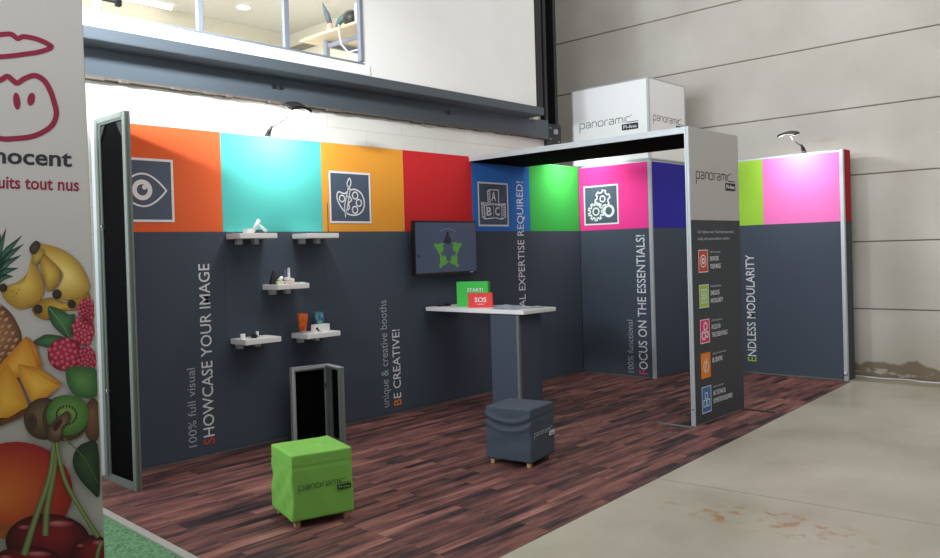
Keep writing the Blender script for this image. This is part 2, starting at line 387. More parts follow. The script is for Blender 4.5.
# office behind the window
bm = nb(); box(bm, -4, 6.1, 4.62, 4.74, 3.0, 4.96); box(bm, 6.0, 6.1, 0.0, 4.7, 3.0, 4.96)
struct('wall_office', bm, BEIGE)
bm = nb(); box(bm, -4, 6.1, -0.0, 4.7, 4.9, 5.0); struct('ceiling_office', bm, mat('office ceiling', (226, 225, 218), 0.8, 0, .02, 3))
bm = nb(); box(bm, -4, 6.3, 0.12, 4.7, 3.02, 3.1); struct('floor_office', bm, mat('office floor', (150, 146, 138), 0.6))
bm = nb(); box(bm, 5.95, 6.0, 0.3, 4.62, 4.60, 4.68, 0.004); struct('trim_4', bm, mat('wall rail', (120, 112, 96), 0.6))
# window
wr = None
bm = nb(); box(bm, -4, 3.37, -0.172, -0.125, 3.188, 3.210, 0.003); box(bm, 3.335, 3.37, -0.172, -0.125, 3.22, 5.0, 0.003)
wf = struct('window_1', bm, FRAMEW)
for xa, xb in ((-1.6, -1.55), (1.006, 1.058), (1.772, 1.817), (2.538, 2.586)):
    bm = nb(); box(bm, xa, xb, -0.170, -0.135, 3.21, 5.0, 0.003); obj('mullion', bm, FRAMEW, wf)
gm, n, l, b = nt('window glass'); n.remove(b); tr = n.new('ShaderNodeBsdfTransparent'); gl = n.new('ShaderNodeBsdfGlossy'); gl.inputs['Roughness'].default_value = 0.02
ms = n.new('ShaderNodeMixShader'); ms.inputs[0].default_value = 0.06; l.new(tr.outputs[0], ms.inputs[1]); l.new(gl.outputs[0], ms.inputs[2]); l.new(ms.outputs[0], n['Material Output'].inputs[0])
for xa, xb in ((-4, -1.6), (-1.55, 1.006), (1.058, 1.772), (1.817, 2.538), (2.586, 3.336)):
    bm = nb(); box(bm, xa, xb, -0.140, -0.134, 3.222, 5.0); obj('pane', bm, gm, wf)
# office lights
t = thing('ceiling_light', 'round recessed downlight in the office ceiling behind the window', 'light', (4.728, 3.864, 4.9))
obj('trim_ring', lathe(nb(), [(0.085, -0.012), (0.10, -0.012), (0.10, 0.0), (0.085, 0)], (4.728, 3.864, 4.9), 28), WHITE_P, t)
obj('diffuser', lathe(nb(), [(0.085, -0.02), (0.085, -0.004)], (4.728, 3.864, 4.9), 28), emit('downlight glow', (255, 250, 235), 6), t)
t = thing('ceiling_light', 'long fluorescent tube light on the office ceiling behind the window', 'light', (2.9, 4.35, 4.9))
bm = nb(); box(bm, 1.8, 3.98, 4.28, 4.42, 4.86, 4.9, 0.004); obj('housing', bm, WHITE_P, t)
bm = nb(); tube(bm, [(1.84, 4.35, 4.84), (3.94, 4.35, 4.84)], 0.035, 12); obj('tube', bm, emit('tube glow', (255, 252, 246), 5), t)
area('office_ceiling_glow', (2.2, 2.3, 4.82), (2.2, 2.3, 0), 6, 3, 95, (1.0, 0.97, 0.90))
area('office_up_glow', (2.2, 2.3, 3.3), (2.2, 2.3, 6), 6, 3, 75, (1.0, 0.97, 0.90))
# metal rail behind the left panes
t = thing('curtain_rail', 'dark metal rail ending in a square block behind the left window pane', 'rail', (0.9, 0.0, 3.33))
bm = nb(); box(bm, -0.4, 1.24, 0.0, 0.02, 3.345, 3.362, 0.003); obj('rail', bm, STEEL_K, t)
bm = nb(); box(bm, 1.235, 1.275, -0.01, 0.03, 3.325, 3.375, 0.005); obj('end_block', bm, STEEL_K, t)
# desk in the office
t = thing('office_desk', 'wooden office desk on grey metal legs seen from below through the window', 'desk', (4.6, 1.0, 3.1))
bm = nb(); box(bm, 3.95, 5.3, 0.28, 1.573, 3.835, 3.862, 0.004); obj('desk_top', bm, mat('desk laminate', (196, 180, 150), 0.5), t)
for yy in (0.45, 1.35):
    bm = nb(); box(bm, 4.12, 4.17, yy-.025, yy+.025, 3.1, 3.835); obj('leg', bm, FRAMEW, t)
    bm = nb(); box(bm, 5.1, 5.15, yy-.025, yy+.025, 3.1, 3.835); obj('leg', bm, FRAMEW, t)
    bm = nb(); box(bm, 4.17, 5.1, yy-.02, yy+.02, 3.77, 3.83); obj('crossbar', bm, FRAMEW, t)
bm = nb(); box(bm, 4.14, 4.17, .47, 1.33, 3.76, 3.80); obj('crossbar', bm, FRAMEW, t)
t = thing('hand_tool', 'red and white hand tool standing with a dark pointed handle on the office desk', 'tool', (4.0, 1.12, 3.862))
obj('base', lathe(nb(), [(0.035, 0), (0.04, 0.03), (0.03, 0.08), (0.02, 0.10)], (4.02, 1.12, 3.862), 14), mat('red and white plastic', (214, 150, 140), 0.5, 0, .5, 25), t)
bm = nb(); tube(bm, [(4.02, 1.12, 3.95), (4.0, 1.15, 4.06), (3.985, 1.19, 4.18)], [0.028, 0.03, 0.006], 10); obj('handle', bm, mat('blue grey plastic', (70, 84, 96), 0.5), t)
t = thing('hair_dryer', 'black rounded gadget with a glossy nozzle lying on the office desk', 'gadget', (4.0, 0.82, 3.862))
bm = nb(); s_ = nb(); bmesh.ops.create_uvsphere(s_, u_segments=18, v_segments=12, radius=0.085)
for v in s_.verts: v.co = Vector((v.co.x*.9+4.03, v.co.y*1.1+.80, v.co.z*.95+3.945))
for f in s_.faces: f.smooth = True
merge(bm, s_); obj('body', bm, BLACK, t)
bm = nb(); tube(bm, [(4.03, .86, 3.97), (4.02, .95, 3.95), (4.01, 1.0, 3.885)], [0.045, 0.035, 0.02], 12); obj('handle', bm, mat('teal plastic', (60, 100, 104), 0.4), t)
t = obj('office_box', box(nb(), 3.97, 4.25, 0.42, 0.66, 3.862, 4.05, 0.004), mat('pale green carton', (196, 214, 196), 0.6, 0, .15, 8), origin=(4.1, .5, 3.862)); tag(t, 'pale green carton on the office desk at the window edge', 'box')
t = obj('roller_tube', lathe(nb(), [(0.055, 0), (0.055, 0.55)], (4.4, .98, 3.862), 16), WHITE_L, origin=(4.4, .98, 3.862), smooth=True); tag(t, 'white tube standing upright behind the black gadget on the office desk', 'tube')
bm = nb(); tube(bm, [(3.935, .87, 3.87), (3.925, .86, 3.80), (3.92, .82, 3.66), (3.925, .72, 3.56), (3.925, .58, 3.56)], 0.008, 8)
tag(obj('power_cable', bm, INK_W, origin=(3.97, .82, 3.6)), 'white cable hanging from the edge of the office desk', 'cable')

# ================================================================== FLOOR COVERINGS
def plank_mat():
    m, n, l, b = nt('rosewood strip flooring'); tc = n.new('ShaderNodeTexCoord').outputs['Object']
    br = n.new('ShaderNodeTexBrick'); br.offset = 0.37; br.offset_frequency = 3; br.inputs['Scale'].default_value = 1
    br.inputs['Brick Width'].default_value = 0.62; br.inputs['Row Height'].default_value = 0.068; br.inputs['Mortar Size'].default_value = 0.0012; br.inputs['Mortar Smooth'].default_value = 0.3
    br.inputs['Color1'].default_value = (0, 0, 0, 1); br.inputs['Color2'].default_value = (1, 1, 1, 1); br.inputs['Mortar'].default_value = (0.3, 0.3, 0.3, 1); l.new(tc, br.inputs['Vector'])
    mp = n.new('ShaderNodeMapping'); mp.inputs['Scale'].default_value = (1.4, 17, 1); l.new(tc, mp.inputs[0])
    # offset streaks per plank
    sc = n.new('ShaderNodeVectorMath'); sc.operation = 'SCALE'; sc.inputs['Scale'].default_value = 9.0; l.new(br.outputs['Color'], sc.inputs[0])
    ad = n.new('ShaderNodeVectorMath'); l.new(mp.outputs[0], ad.inputs[0]); l.new(sc.outputs[0], ad.inputs[1])
    nz = n.new('ShaderNodeTexNoise'); nz.inputs['Scale'].default_value = 1.5; nz.inputs['Detail'].default_value = 8; nz.inputs['Roughness'].default_value = 0.65; l.new(ad.outputs[0], nz.inputs['Vector'])
    sp = n.new('ShaderNodeSeparateColor'); l.new(br.outputs['Color'], sp.inputs[0])
    m3 = n.new('ShaderNodeMapping'); m3.inputs['Scale'].default_value = (0.9, 4.5, 1); l.new(tc, m3.inputs[0]); a3 = n.new('ShaderNodeVectorMath'); l.new(m3.outputs[0], a3.inputs[0]); l.new(sc.outputs[0], a3.inputs[1])
    nb3 = n.new('ShaderNodeTexNoise'); nb3.inputs['Scale'].default_value = 2.2; nb3.inputs['Detail'].default_value = 4; l.new(a3.outputs[0], nb3.inputs['Vector'])
    v = math_(n, l, 'ADD', math_(n, l, 'ADD', math_(n, l, 'MULTIPLY', sp.outputs[0], 0.22), math_(n, l, 'MULTIPLY', nz.outputs['Fac'], 0.80)), math_(n, l, 'MULTIPLY', math_(n, l, 'SUBTRACT', nb3.outputs['Fac'], .36), 0.75))
    c = ramp(n, l, v, [(0.36, (34, 30, 34)), (0.49, (60, 46, 49)), (0.61, (96, 65, 62)), (0.75, (126, 84, 78)), (0.93, (154, 112, 102))]).outputs[0]
    l.new(c, b.inputs['Base Color']); b.inputs['Roughness'].default_value = 0.52; b.inputs['Specular IOR Level'].default_value = 0.22
    bp = n.new('ShaderNodeBump'); bp.inputs['Strength'].default_value = 0.15; bp.inputs['Distance'].default_value = 0.002; l.new(nz.outputs['Fac'], bp.inputs['Height']); l.new(bp.outputs[0], b.inputs['Normal'])
    return m
bm = nb(); prism(bm, [(0.679, -3.09), (1.70, -3.043), (7.66, -2.775), (7.84, -2.76), (7.84, 0.09), (0.794, 0.09)], 0.0, 0.004)
tag(obj('wood_look_flooring', bm, plank_mat(), origin=(4, -1.5, 0)), 'dark red-brown wood-look strip flooring laid under the whole exhibition booth', 'flooring')
bm = nb(); prism(bm, [(0.625, -3.09), (0.675, -3.09), (0.79, 0.09), (0.745, 0.09)], 0.0, 0.006)
tag(obj('edge_strip', bm, mat('grey edging', (150, 150, 144), 0.6, 0, .08, 20), origin=(0.7, -1.5, 0)), 'grey edging strip between the wood-look flooring and the green turf mat', 'edging strip')
def turf_mat():
    m, n, l, b = nt('artificial turf'); tc = n.new('ShaderNodeTexCoord').outputs['Object']
    nz = n.new('ShaderNodeTexNoise'); nz.inputs['Scale'].default_value = 60; nz.inputs['Detail'].default_value = 6; l.new(tc, nz.inputs['Vector'])
    l.new(ramp(n, l, nz.outputs['Fac'], [(0.32, (62, 104, 70)), (0.68, (106, 150, 112))]).outputs[0], b.inputs['Base Color']); b.inputs['Roughness'].default_value = 0.95
    bp = n.new('ShaderNodeBump'); bp.inputs['Strength'].default_value = 0.9; bp.inputs['Distance'].default_value = 0.02; l.new(nz.outputs['Fac'], bp.inputs['Height']); l.new(bp.outputs[0], b.inputs['Normal'])
    return m
bm = nb()
for ix in range(70):
    pass
NX, NY = 90, 160
grid = [[bm.verts.new((-1.6+(2.225-0.0+0.045*0)*i/NX*1.0, -4.0+4.0*j/NY, 0.010+random.uniform(-.005, .006))) for j in range(NY+1)] for i in range(NX+1)]
for i in range(NX+1):
    for j in range(NY+1):
        v = grid[i][j]; xr = 0.625+(v.co.y+3.09)/3.18*0.12
        v.co.x = -1.6+(xr-0.004+1.6)*i/NX
for i in range(NX):
    for j in range(NY): bm.faces.new((grid[i][j], grid[i+1][j], grid[i+1][j+1], grid[i][j+1]))
for i in (0, NX):
    for j in range(NY+1): grid[i][j].co.z = 0.002
tag(obj('artificial_turf', bm, turf_mat(), origin=(-.5, -2, 0)), 'green artificial turf mat at the lower left beside the wood-look flooring', 'turf mat')

# ================================================================== BACK WALL
X0, W1, HS, HT = 1.05, 0.97, 1.723, 2.5
XS = [X0, 2.022, 2.992, 3.961, 4.931, 5.901, 6.868]
wall = thing('exhibition_wall', 'long back wall of the booth with a slate lower half and six coloured squares on top', 'partition wall', (3.9, 0.03, 0.004))
bm = nb(); box(bm, X0, 6.87, 0.004, 0.055, 0.004, 0.020, 0.002, 1); box(bm, X0, 6.87, 0.004, 0.055, 2.485, 2.502, 0.002); box(bm, X0, X0+.03, 0.004, 0.055, .03, 2.49)
for x in XS[1:]: box(bm, x-.02, x+.0, 0.012, 0.055, .03, 2.49)
obj('frame', bm, [ALU, ALU_DK], wall)
bm = nb(); box(bm, X0+.02, 6.85, 0.045, 0.05, .03, 2.49); obj('backing', bm, BLACK_F, wall)
def panel_y(name, x0, x1, z0, z1, m, label, parent, y=0.0):
    bm = nb(); box(bm, x0+.0006, x1-.0006, y, y+.012, z0+.0004, z1-.0004); return obj(name, bm, m, parent, label=label)
pans = []
for i, (m, nm) in enumerate(((ORANGE, 'orange'), (TEAL, 'turquoise'), (AMBER, 'amber'), (RED, 'red'), (BLUE, 'blue'), (GREEN, 'green'))):
    pans.append(panel_y('upper_panel', XS[i], XS[i+1], HS, HT, m, '%s upper panel' % nm, wall))
    panel_y('lower_panel', XS[i], XS[i+1], 0.020, HS, SLATE, None, wall)
A = FY(0.0)
# eye tile
def tile(parent, fr, u0, v0, u1, v1, bw=0.018, m=INK_T, mb=INK_W, name='icon_tile', label=None):
    t = Flat(); t.rect(u0, v0, u1, v1); o = t.build(name, fr, 0.002, m, parent, label=label)
    t = Flat(); t.frame(u0, v0, u1, v1, bw); t.build('tile_border', fr, 0.0035, mb, o); return o
o = tile(wall, A, 1.15, 1.795, 1.622, 2.258, label='dark tile with a white eye symbol')
t = Flat(); cx, cz = 1.386, 2.027
pts = []
for i in range(25):
    a = -1+2*i/24; pts.append((cx+0.178*a, cz+0.118*math.cos(a*math.pi/2)**0.9))
for i in range(23, 0, -1):
    a = -1+2*i/24; pts.append((cx+0.178*a, cz-0.118*math.cos(a*math.pi/2)**0.9))
t.stroke(pts, 0.013, True); t.ring(cx-.005, cz, 0.058, 0.034, 28); t.disc(cx+.012, cz+.02, 0.018)
t.build('symbol', A, 0.0035, INK_W, o)
# palette tile
o = tile(wall, A, 3.068, 1.797, 3.543, 2.256, label='dark tile with a white palette and brush symbol')
t = Flat(); bx = lambda px, py: (3.068+(px-62)/290*0.475, 2.256-(py-72)/375*0.459)
def sm(pts, k=4, closed=True):
    """Catmull-Rom smoothing of an outline"""
    P = [Vector(p) for p in pts]; n = len(P); out = []
    for i in range(n if closed else n-1):
        g = lambda j: P[j % n] if closed else P[max(0, min(n-1, j))]
        p0, p1, p2, p3 = g(i-1), g(i), g(i+1), g(i+2)
        for q in range(k):
            s = q/k; out.append(0.5*((2*p1)+(-p0+p2)*s+(2*p0-5*p1+4*p2-p3)*s*s+(-p0+3*p1-3*p2+p3)*s**3))
    if not closed: out.append(P[-1])
    return out
pal = sm([bx(*p) for p in ((128, 220), (165, 232), (200, 208), (240, 198), (280, 222), (302, 275), (300, 330), (270, 375), (225, 388), (185, 378), (150, 345), (120, 290), (114, 245))])
t.stroke(pal, 0.013, True)
for px, py, q in ((148, 268, 18), (240, 243, 19), (265, 296, 19), (236, 348, 19)): c = bx(px, py); t.ring(c[0], c[1], q/290*0.475, 0.012, 16)
t.stroke(sm([bx(*p) for p in ((200, 250), (214, 275), (198, 295), (192, 310), (198, 330), (185, 352))], 4, False), 0.012)
t.build('symbol', A, 0.0035, INK_W, o)
t = Flat(); t.poly([bx(*p) for p in ((188, 190), (206, 192), (176, 392), (166, 408), (160, 395))])
t.build('brush_ground', A, 0.0045, INK_T, o)
t = Flat(); t.stroke([bx(*p) for p in ((190, 195), (206, 197), (184, 320), (166, 405), (163, 320))], 0.010, True)
t.stroke(sm([bx(*p) for p in ((202, 118), (212, 150), (198, 186), (184, 160))]), 0.010, True); t.stroke([bx(176, 250), bx(196, 254)], .008)
t.build('brush', A, 0.0055, INK_W, o)
# toy block tile
o = tile(wall, A, 5.02, 1.775, 5.514, 2.245, label='dark tile with three white letter blocks')
bx = lambda px, py: (5.02+(px-45)/214*0.494, 2.245-(py-145)/315*0.47); t = Flat(); w = 0.012
def P(*pts): return [bx(*p) for p in pts]
t.stroke(P((128, 198), (190, 198), (190, 300), (128, 296)), w, True); t.stroke(P((128, 198), (112, 208), (114, 296), (128, 296)), w)
for k in range(5): t.stroke(P((113, 214+k*18), (126, 208+k*18)), .008)
t.stroke(P((88, 312), (150, 300), (152, 400), (90, 408)), w, True); t.stroke(P((88, 312), (68, 292), (72, 392), (90, 408)), w); t.stroke(P((68, 292), (128, 298)), w)
for k in range(6): t.stroke(P((70, 306+k*17), (87, 318+k*15)), .007)
t.stroke(P((152, 300), (212, 312), (210, 408), (152, 396)), w, True); t.stroke(P((212, 312), (236, 296), (236, 390), (210, 408)), w); t.stroke(P((190, 300), (236, 296)), w)
for k in range(4): t.stroke(P((220, 326+k*18), (232, 318+k*18)), .012)
for ch, x, y, hh in (('A', 138, 278, 66), ('B', 102, 384, 62), ('C', 162, 382, 62)):
    a = bx(x, y); q = text(ch, 0.02); qa = q.bounds(); t.add(q.fit(a[0], a[1], a[0]+0.077, a[1]+hh/315*0.47))
t.build('symbol', A, 0.0035, INK_W, o)
# slogans on the back wall
vtext('SHOWCASE YOUR IMAGE', 1.797, 1.893, 0.094, 1.478, 0.004, True).build('slogan_lettering', A, 0.002, [INK_W, INK_RED], wall, label='white slogan lettering with a red first letter')
vtext('100% full visual', 1.675, 1.745, 0.10, 0.694, -0.004).build('slogan_lettering', A, 0.002, INK_G, wall, label='thin grey slogan lettering')
vtext('BE CREATIVE!', 3.750, 3.848, 0.085, 0.80, 0.004, True).build('slogan_lettering', A, 0.002, [INK_W, INK_ORG], wall, label='white slogan lettering with an orange first letter')
vtext('unique & creative booths', 3.602, 3.696, 0.088, 1.083, -0.004).build('slogan_lettering', A, 0.002, INK_G, wall, label='thin grey slogan lettering')
vtext('NO TECHNICAL EXPERTISE REQUIRED!', 5.655, 5.775, 0.12, 2.275, 0.004).build('slogan_lettering', A, 0.002, INK_W, wall, label='white slogan lettering running up the blue panel')

# ------------------------------------------------------------------ open end frame at the left
def profile_frame(bm, x0, x1, y0, y1, z0, z1, w=0.045, axis='x', bev=0.003, foot=True):
    """rectangular frame lying in the plane of axis (its thin direction)"""
    if axis == 'x':
        box(bm, x0, x1, y0, y0+w, z0, z1, bev); box(bm, x0, x1, y1-w, y1, z0, z1, bev)
        if foot: box(bm, x0, x1, y0+w, y1-w, z0, z0+w*.8, bev)
        box(bm, x0, x1, y0+w, y1-w, z1-w*.8, z1, bev)
    else:
        box(bm, x0, x0+w, y0, y1, z0, z1, bev); box(bm, x1-w, x1, y0, y1, z0, z1, bev)
        if foot: box(bm, x0+w, x1-w, y0, y1, z0, z0+w*.8, bev)
        box(bm, x0+w, x1-w, y0, y1, z1-w*.8, z1, bev)
t = thing('end_frame', 'tall open aluminium frame with black backing closing the left end of the back wall', 'frame', (1.06, -.24, 0.004))
bm = nb(); profile_frame(bm, 1.047, 1.060, -.481, -.002, .004, 2.5, .046)
profile_frame(bm, 1.060, 1.072, -.478, -.005, .006, 2.497, .056); profile_frame(bm, 1.072, 1.087, -.481, -.002, .004, 2.5, .05)
obj('frame', bm, ALU_DK, t)
bm = nb(); box(bm, 1.0735, 1.0755, -.43, -.05, .045, 2.46); obj('backing', bm, BLACK_F, t)
bm = nb(); box(bm, 1.0765, 1.0862, -.432, -.05, .045, HS, 0); box(bm, 1.0765, 1.0862, -.432, -.05, HS, 2.46, 0, 1); obj('inner_panel', bm, [SLATE, ORANGE], t)
for y0, s in ((-.405, 1), (-.077, -1)):
    for z0, q in ((2.44, -1),):
        bm = nb(); vs = [(y0, z0), (y0+s*.075, z0), (y0, z0+q*.10)]
        a = [bm.verts.new((1.058, y, z)) for y, z in vs]; c = [bm.verts.new((1.070, y, z)) for y, z in vs]
        bm.faces.new(a); bm.faces.new(c[::-1])
        for i in range(3): bm.faces.new((a[i], a[(i+1) % 3], c[(i+1) % 3], c[i]))
        bmesh.ops.recalc_face_normals(bm, faces=bm.faces[:]); obj('corner_brace', bm, BLACK if q < 0 else ALU_DK, t)
for z in (0.62, 1.75):
    bm = nb(); box(bm, 1.052, 1.072, -.085, -.058, z-.012, z+.012, .003); tube(bm, [(1.052, -.075, z+.02), (1.044, -.085, z)], .006, 8); obj('latch', bm, CHROME, t)

# ------------------------------------------------------------------ storage cabin
cab = thing('storage_cabin', 'square storage cabin with a pink and slate side and a navy topped door', 'cabin', (7.36, -.49, .004))
bm = nb()
box(bm, 6.874, 6.93, -.972, -.006, .004, .018, .002, 1); box(bm, 6.874, 6.93, -.972, -.006, 2.478, 2.5, .002); box(bm, 6.87, 6.905, -.980, -.940, .004, 2.5, .004); box(bm, 6.874, 6.91, -.045, -.006, .004, 2.5)
box(bm, 6.91, 7.845, -.970, -.93, .004, .018, .002, 1); box(bm, 6.91, 7.845, -.970, -.93, 2.478, 2.5, .002); box(bm, 7.805, 7.845, -.972, -.93, .03, 2.48, .002)
box(bm, 7.80, 7.845, -.05, 0.05, .03, 2.48); box(bm, 6.87, 7.845, 0.01, 0.05, 2.478, 2.5)
obj('frame', bm, [ALU, ALU_DK], cab)
def panel_x(name, x, u0, u1, z0, z1, m, label, parent):
    bm = nb(); box(bm, x, x+.012, -u1+.0006, -u0-.0006, z0+.0004, z1-.0004); return obj(name, bm, m, parent, label=label)
panel_x('upper_panel', 6.87, 0.004, .939, HS, 2.478, PINK, 'hot pink upper panel', cab); panel_x('lower_panel', 6.87, .004, .939, .018, HS, SLATE, None, cab)
bm = nb(); box(bm, 7.835, 7.844, -.93, 0.0, .03, 2.478); obj('side_panel', bm, SLATE, cab)
bm = nb(); box(bm, 6.9, 7.84, 0.02, 0.03, .03, 2.478); obj('rear_panel', bm, BLACK_F, cab)
bm = nb(); box(bm, 6.918, 7.80, -.962, -.948, .03, 2.478); obj('door_core', bm, BLACK_F, cab)
dr = panel_y('door', 6.907, 7.80, .018, HS, SLATE, 'slate door leaf', cab, -.975); panel_y('upper_panel', 6.907, 7.80, HS, 2.478, NAVY, 'navy upper panel', cab, -.975)
bm = nb(); box(bm, 7.655, 7.69, -.992, -.975, 1.07, 1.19, .004); tube(bm, [(7.672, -.99, 1.15), (7.672, -1.02, 1.15), (7.672, -1.02, 1.08)], .008, 8); obj('door_handle', bm, CHROME, dr)
C = FX(6.87)
o = tile(cab, C, .072, 1.785, .552, 2.256, label='dark tile with three white gear wheels')
bx = lambda px, py: (.072+(px-72)/302*.48, 2.256-(py-80)/352*.471)
def gear(t, c, r0, r1, n, w):
    pts = []
    for i in range(n):
        for a, q in ((-.30, r0), (-.20, r1), (.20, r1), (.30, r0)):
            th = 2*math.pi*(i+a)/n+.3; pts.append((c[0]+q*math.cos(th), c[1]+q*math.sin(th)))
    t.stroke(pts, w, True)
t = Flat(); c = bx(238, 203); gear(t, c, .080, .104, 6, .016); t.ring(c[0], c[1], .034, .015)
c = bx(178, 312); gear(t, c, .080, .108, 10, .016); t.ring(c[0], c[1], .042, .016)
c = bx(290, 312); t.ring(c[0], c[1], .062, .030)
t.build('symbol', C, .0035, INK_W, o)
vtext('FOCUS ON THE ESSENTIALS!', .765, .882, .045, 1.645, .004, True).build('slogan_lettering', C, .002, [INK_W, INK_PNK], cab, label='white slogan lettering with a pink first letter')
vtext('100% functional', .62, .70, .054, .665, -.004).build('slogan_lettering', C, .002, INK_G, cab, label='thin grey slogan lettering')

# white sign cube on top of the cabin
cube = thing('sign_cube', 'white fabric sign box standing on top of the storage cabin', 'sign', (7.3, -.48, 2.5))
bm = nb()
for x, y in ((6.868, -.982), (7.715, -.982), (6.868, .05), (7.715, .05)): box(bm, x, x+.03, y, y+.03, 2.502, 3.435, .004)
box(bm, 6.87, 7.74, -.98, -.955, 2.502, 2.52, .002); box(bm, 6.87, 6.895, -.98, .05, 2.502, 2.52, .002); box(bm, 7.72, 7.74, -.98, .05, 2.502, 2.52, .002); box(bm, 6.87, 7.74, .03, .05, 2.502, 2.52, .002); box(bm, 7.72, 7.74, -.98, .05, 3.418, 3.434, .002); box(bm, 6.87, 7.74, .03, .05, 3.418, 3.434, .002); box(bm, 6.87, 7.74, -.98, -.96, 3.418, 3.434, .002); box(bm, 6.87, 6.89, -.98, .05, 3.418, 3.434, .002)
obj('frame', bm, ALU, cube)
bm = nb(); box(bm, 6.8715, 6.884, -.955, .07, 2.52, 3.418); obj('side_panel', bm, WHITE_F, cube)
bm = nb(); box(bm, 6.898, 7.715, -.979, -.966, 2.52, 3.418); obj('front_panel', bm, WHITE_F, cube)
bm = nb(); box(bm, 6.884, 7.73, -.966, .045, 3.41, 3.425); box(bm, 7.72, 7.735, -.95, .045, 2.52, 3.41); box(bm, 6.884, 7.72, .035, .048, 2.52, 3.41); box(bm, 6.884, 7.73, -.966, .045, 2.52, 2.53); obj('other_panels', bm, WHITE_F, cube)
logo('logo', FX(6.8715), .002, cube, .04, 2.955, .80, (INK_K, INK_K, INK_W)); logo('logo', FY(-.979), .002, cube, 6.965, 2.955, .73, (INK_K, INK_K, INK_W))

# ------------------------------------------------------------------ right end wall
ew = thing('end_wall', 'end wall of the booth with lime and lamp-washed pink top beside the concrete wall', 'partition wall', (7.97, -1.85, .0))
bm = nb(); box(bm, 7.848, 7.895, -2.735, -2.695, .0, 2.502, .004); box(bm, 7.853, 8.09, -2.72, -.98, .004, .018, .002, 1); box(bm, 7.853, 8.09, -2.72, -.98, 2.47, 2.494, .002); box(bm, 8.06, 8.10, -1.02, -.985, 0, 2.5)
obj('frame', bm, [ALU, ALU_DK], ew)
panel_x('upper_panel', 7.85, .982, 1.858, HS, 2.47, LIME, 'lime green upper panel', ew); panel_x('upper_panel', 7.85, 1.858, 2.695, HS, 2.47, PINK_LIT, 'lamp-washed pink upper panel', ew)
panel_x('lower_panel', 7.85, .982, 2.695, .018, HS, SLATE, None, ew)
bm = nb(); box(bm, 7.896, 8.095, -2.732, -2.72, .0, HS); box(bm, 7.896, 8.095, -2.732, -2.72, HS, 2.5, 0, 1); obj('end_panel', bm, [SLATE_DK, REDE], ew, label='narrow end panel, dark red above and charcoal below')
bm = nb(); box(bm, 7.87, 8.09, -2.71, -1.0, 2.494, 2.498); box(bm, 8.085, 8.10, -2.72, -1.0, .03, 2.49); obj('backing', bm, BLACK_F, ew)
for x, y in ((7.838, -2.715), (8.108, -2.70)):
    bm = nb(); lathe(bm, [(0.012, 0.0), (0.02, .004), (0.02, .03), (.01, .04)], (x, y, 0.06 if x < 8 else .02), 10); obj('fixing_knob', bm, CHROME, ew)
E_ = FX(7.85)
vtext('ENDLESS MODULARITY', 1.628, 1.735, .142, 1.379, .004, True).build('slogan_lettering', E_, .002, [INK_W, INK_LIM], ew, label='white slogan lettering with a lime first letter')
vtext('100% flexible', 1.49, 1.565, .08, .60, -.004).build('slogan_lettering', E_, .002, INK_G, ew, label='thin grey slogan lettering')

# ------------------------------------------------------------------ sign panel at the front and the overhead panel
sp = thing('sign_tower', 'freestanding tall sign panel, pale grey above and charcoal below, with five coloured tiles', 'sign', (5.36, -2.45, .004))
bm = nb()
for ya, yb, w in ((-2.470, -2.458, .03), (-2.458, -2.446, .026), (-2.446, -2.432, .03)): profile_frame(bm, 4.886 if w > .028 else 4.890, 5.832 if w > .028 else 5.828, ya, yb, .004, 2.5, w, 'y', .002)
obj('frame', bm, ALU, sp)
bm = nb(); box(bm, 4.897, 5.829, -2.473, -2.462, HS, 2.495, .001); pw = obj('upper_panel', bm, GREY_F, sp, label='pale grey upper panel')
bm = nb(); box(bm, 4.897, 5.829, -2.473, -2.462, .012, HS-.001, .001); pd = obj('lower_panel', bm, SLATE_DK, sp, label='charcoal lower panel')
bm = nb(); box(bm, 4.91, 5.81, -2.45, -2.44, .02, 2.48); obj('backing', bm, BLACK_F, sp)
F = FY(-2.473)
logo('logo', F, .002, sp, 5.0, 2.075, .75, (INK_K, INK_K, INK_W))
for s, z, ln in (('Get "balance-wise" illustrated panoramic,', 1.612, .70), ('easily with personalised modules', 1.555, .60)):
    hfit(text(s), 5.0, z, ln, .026).build('lettering', F, .002, INK_G, sp)
TL = ((1.28, 1.472, INK_RED, '100% full visual', 'SHOWCASE', 'YOUR IMAGE', 'orange tile'), (.98, 1.177, INK_LIM, '100% flexible', 'ENDLESS', 'MODULARITY', 'lime tile'),
      (.68, .883, INK_PNK, '100% functional', 'FOCUS ON', 'THE ESSENTIALS', 'pink tile'), (.385, .598, INK_ORG, 'unique & creative booths', 'BE CREATIVE', None, 'amber tile'),
      (.09, .314, INK_BLU, 'made simple', 'NO TECHNICAL', 'EXPERTISE REQUIRED', 'blue tile'))
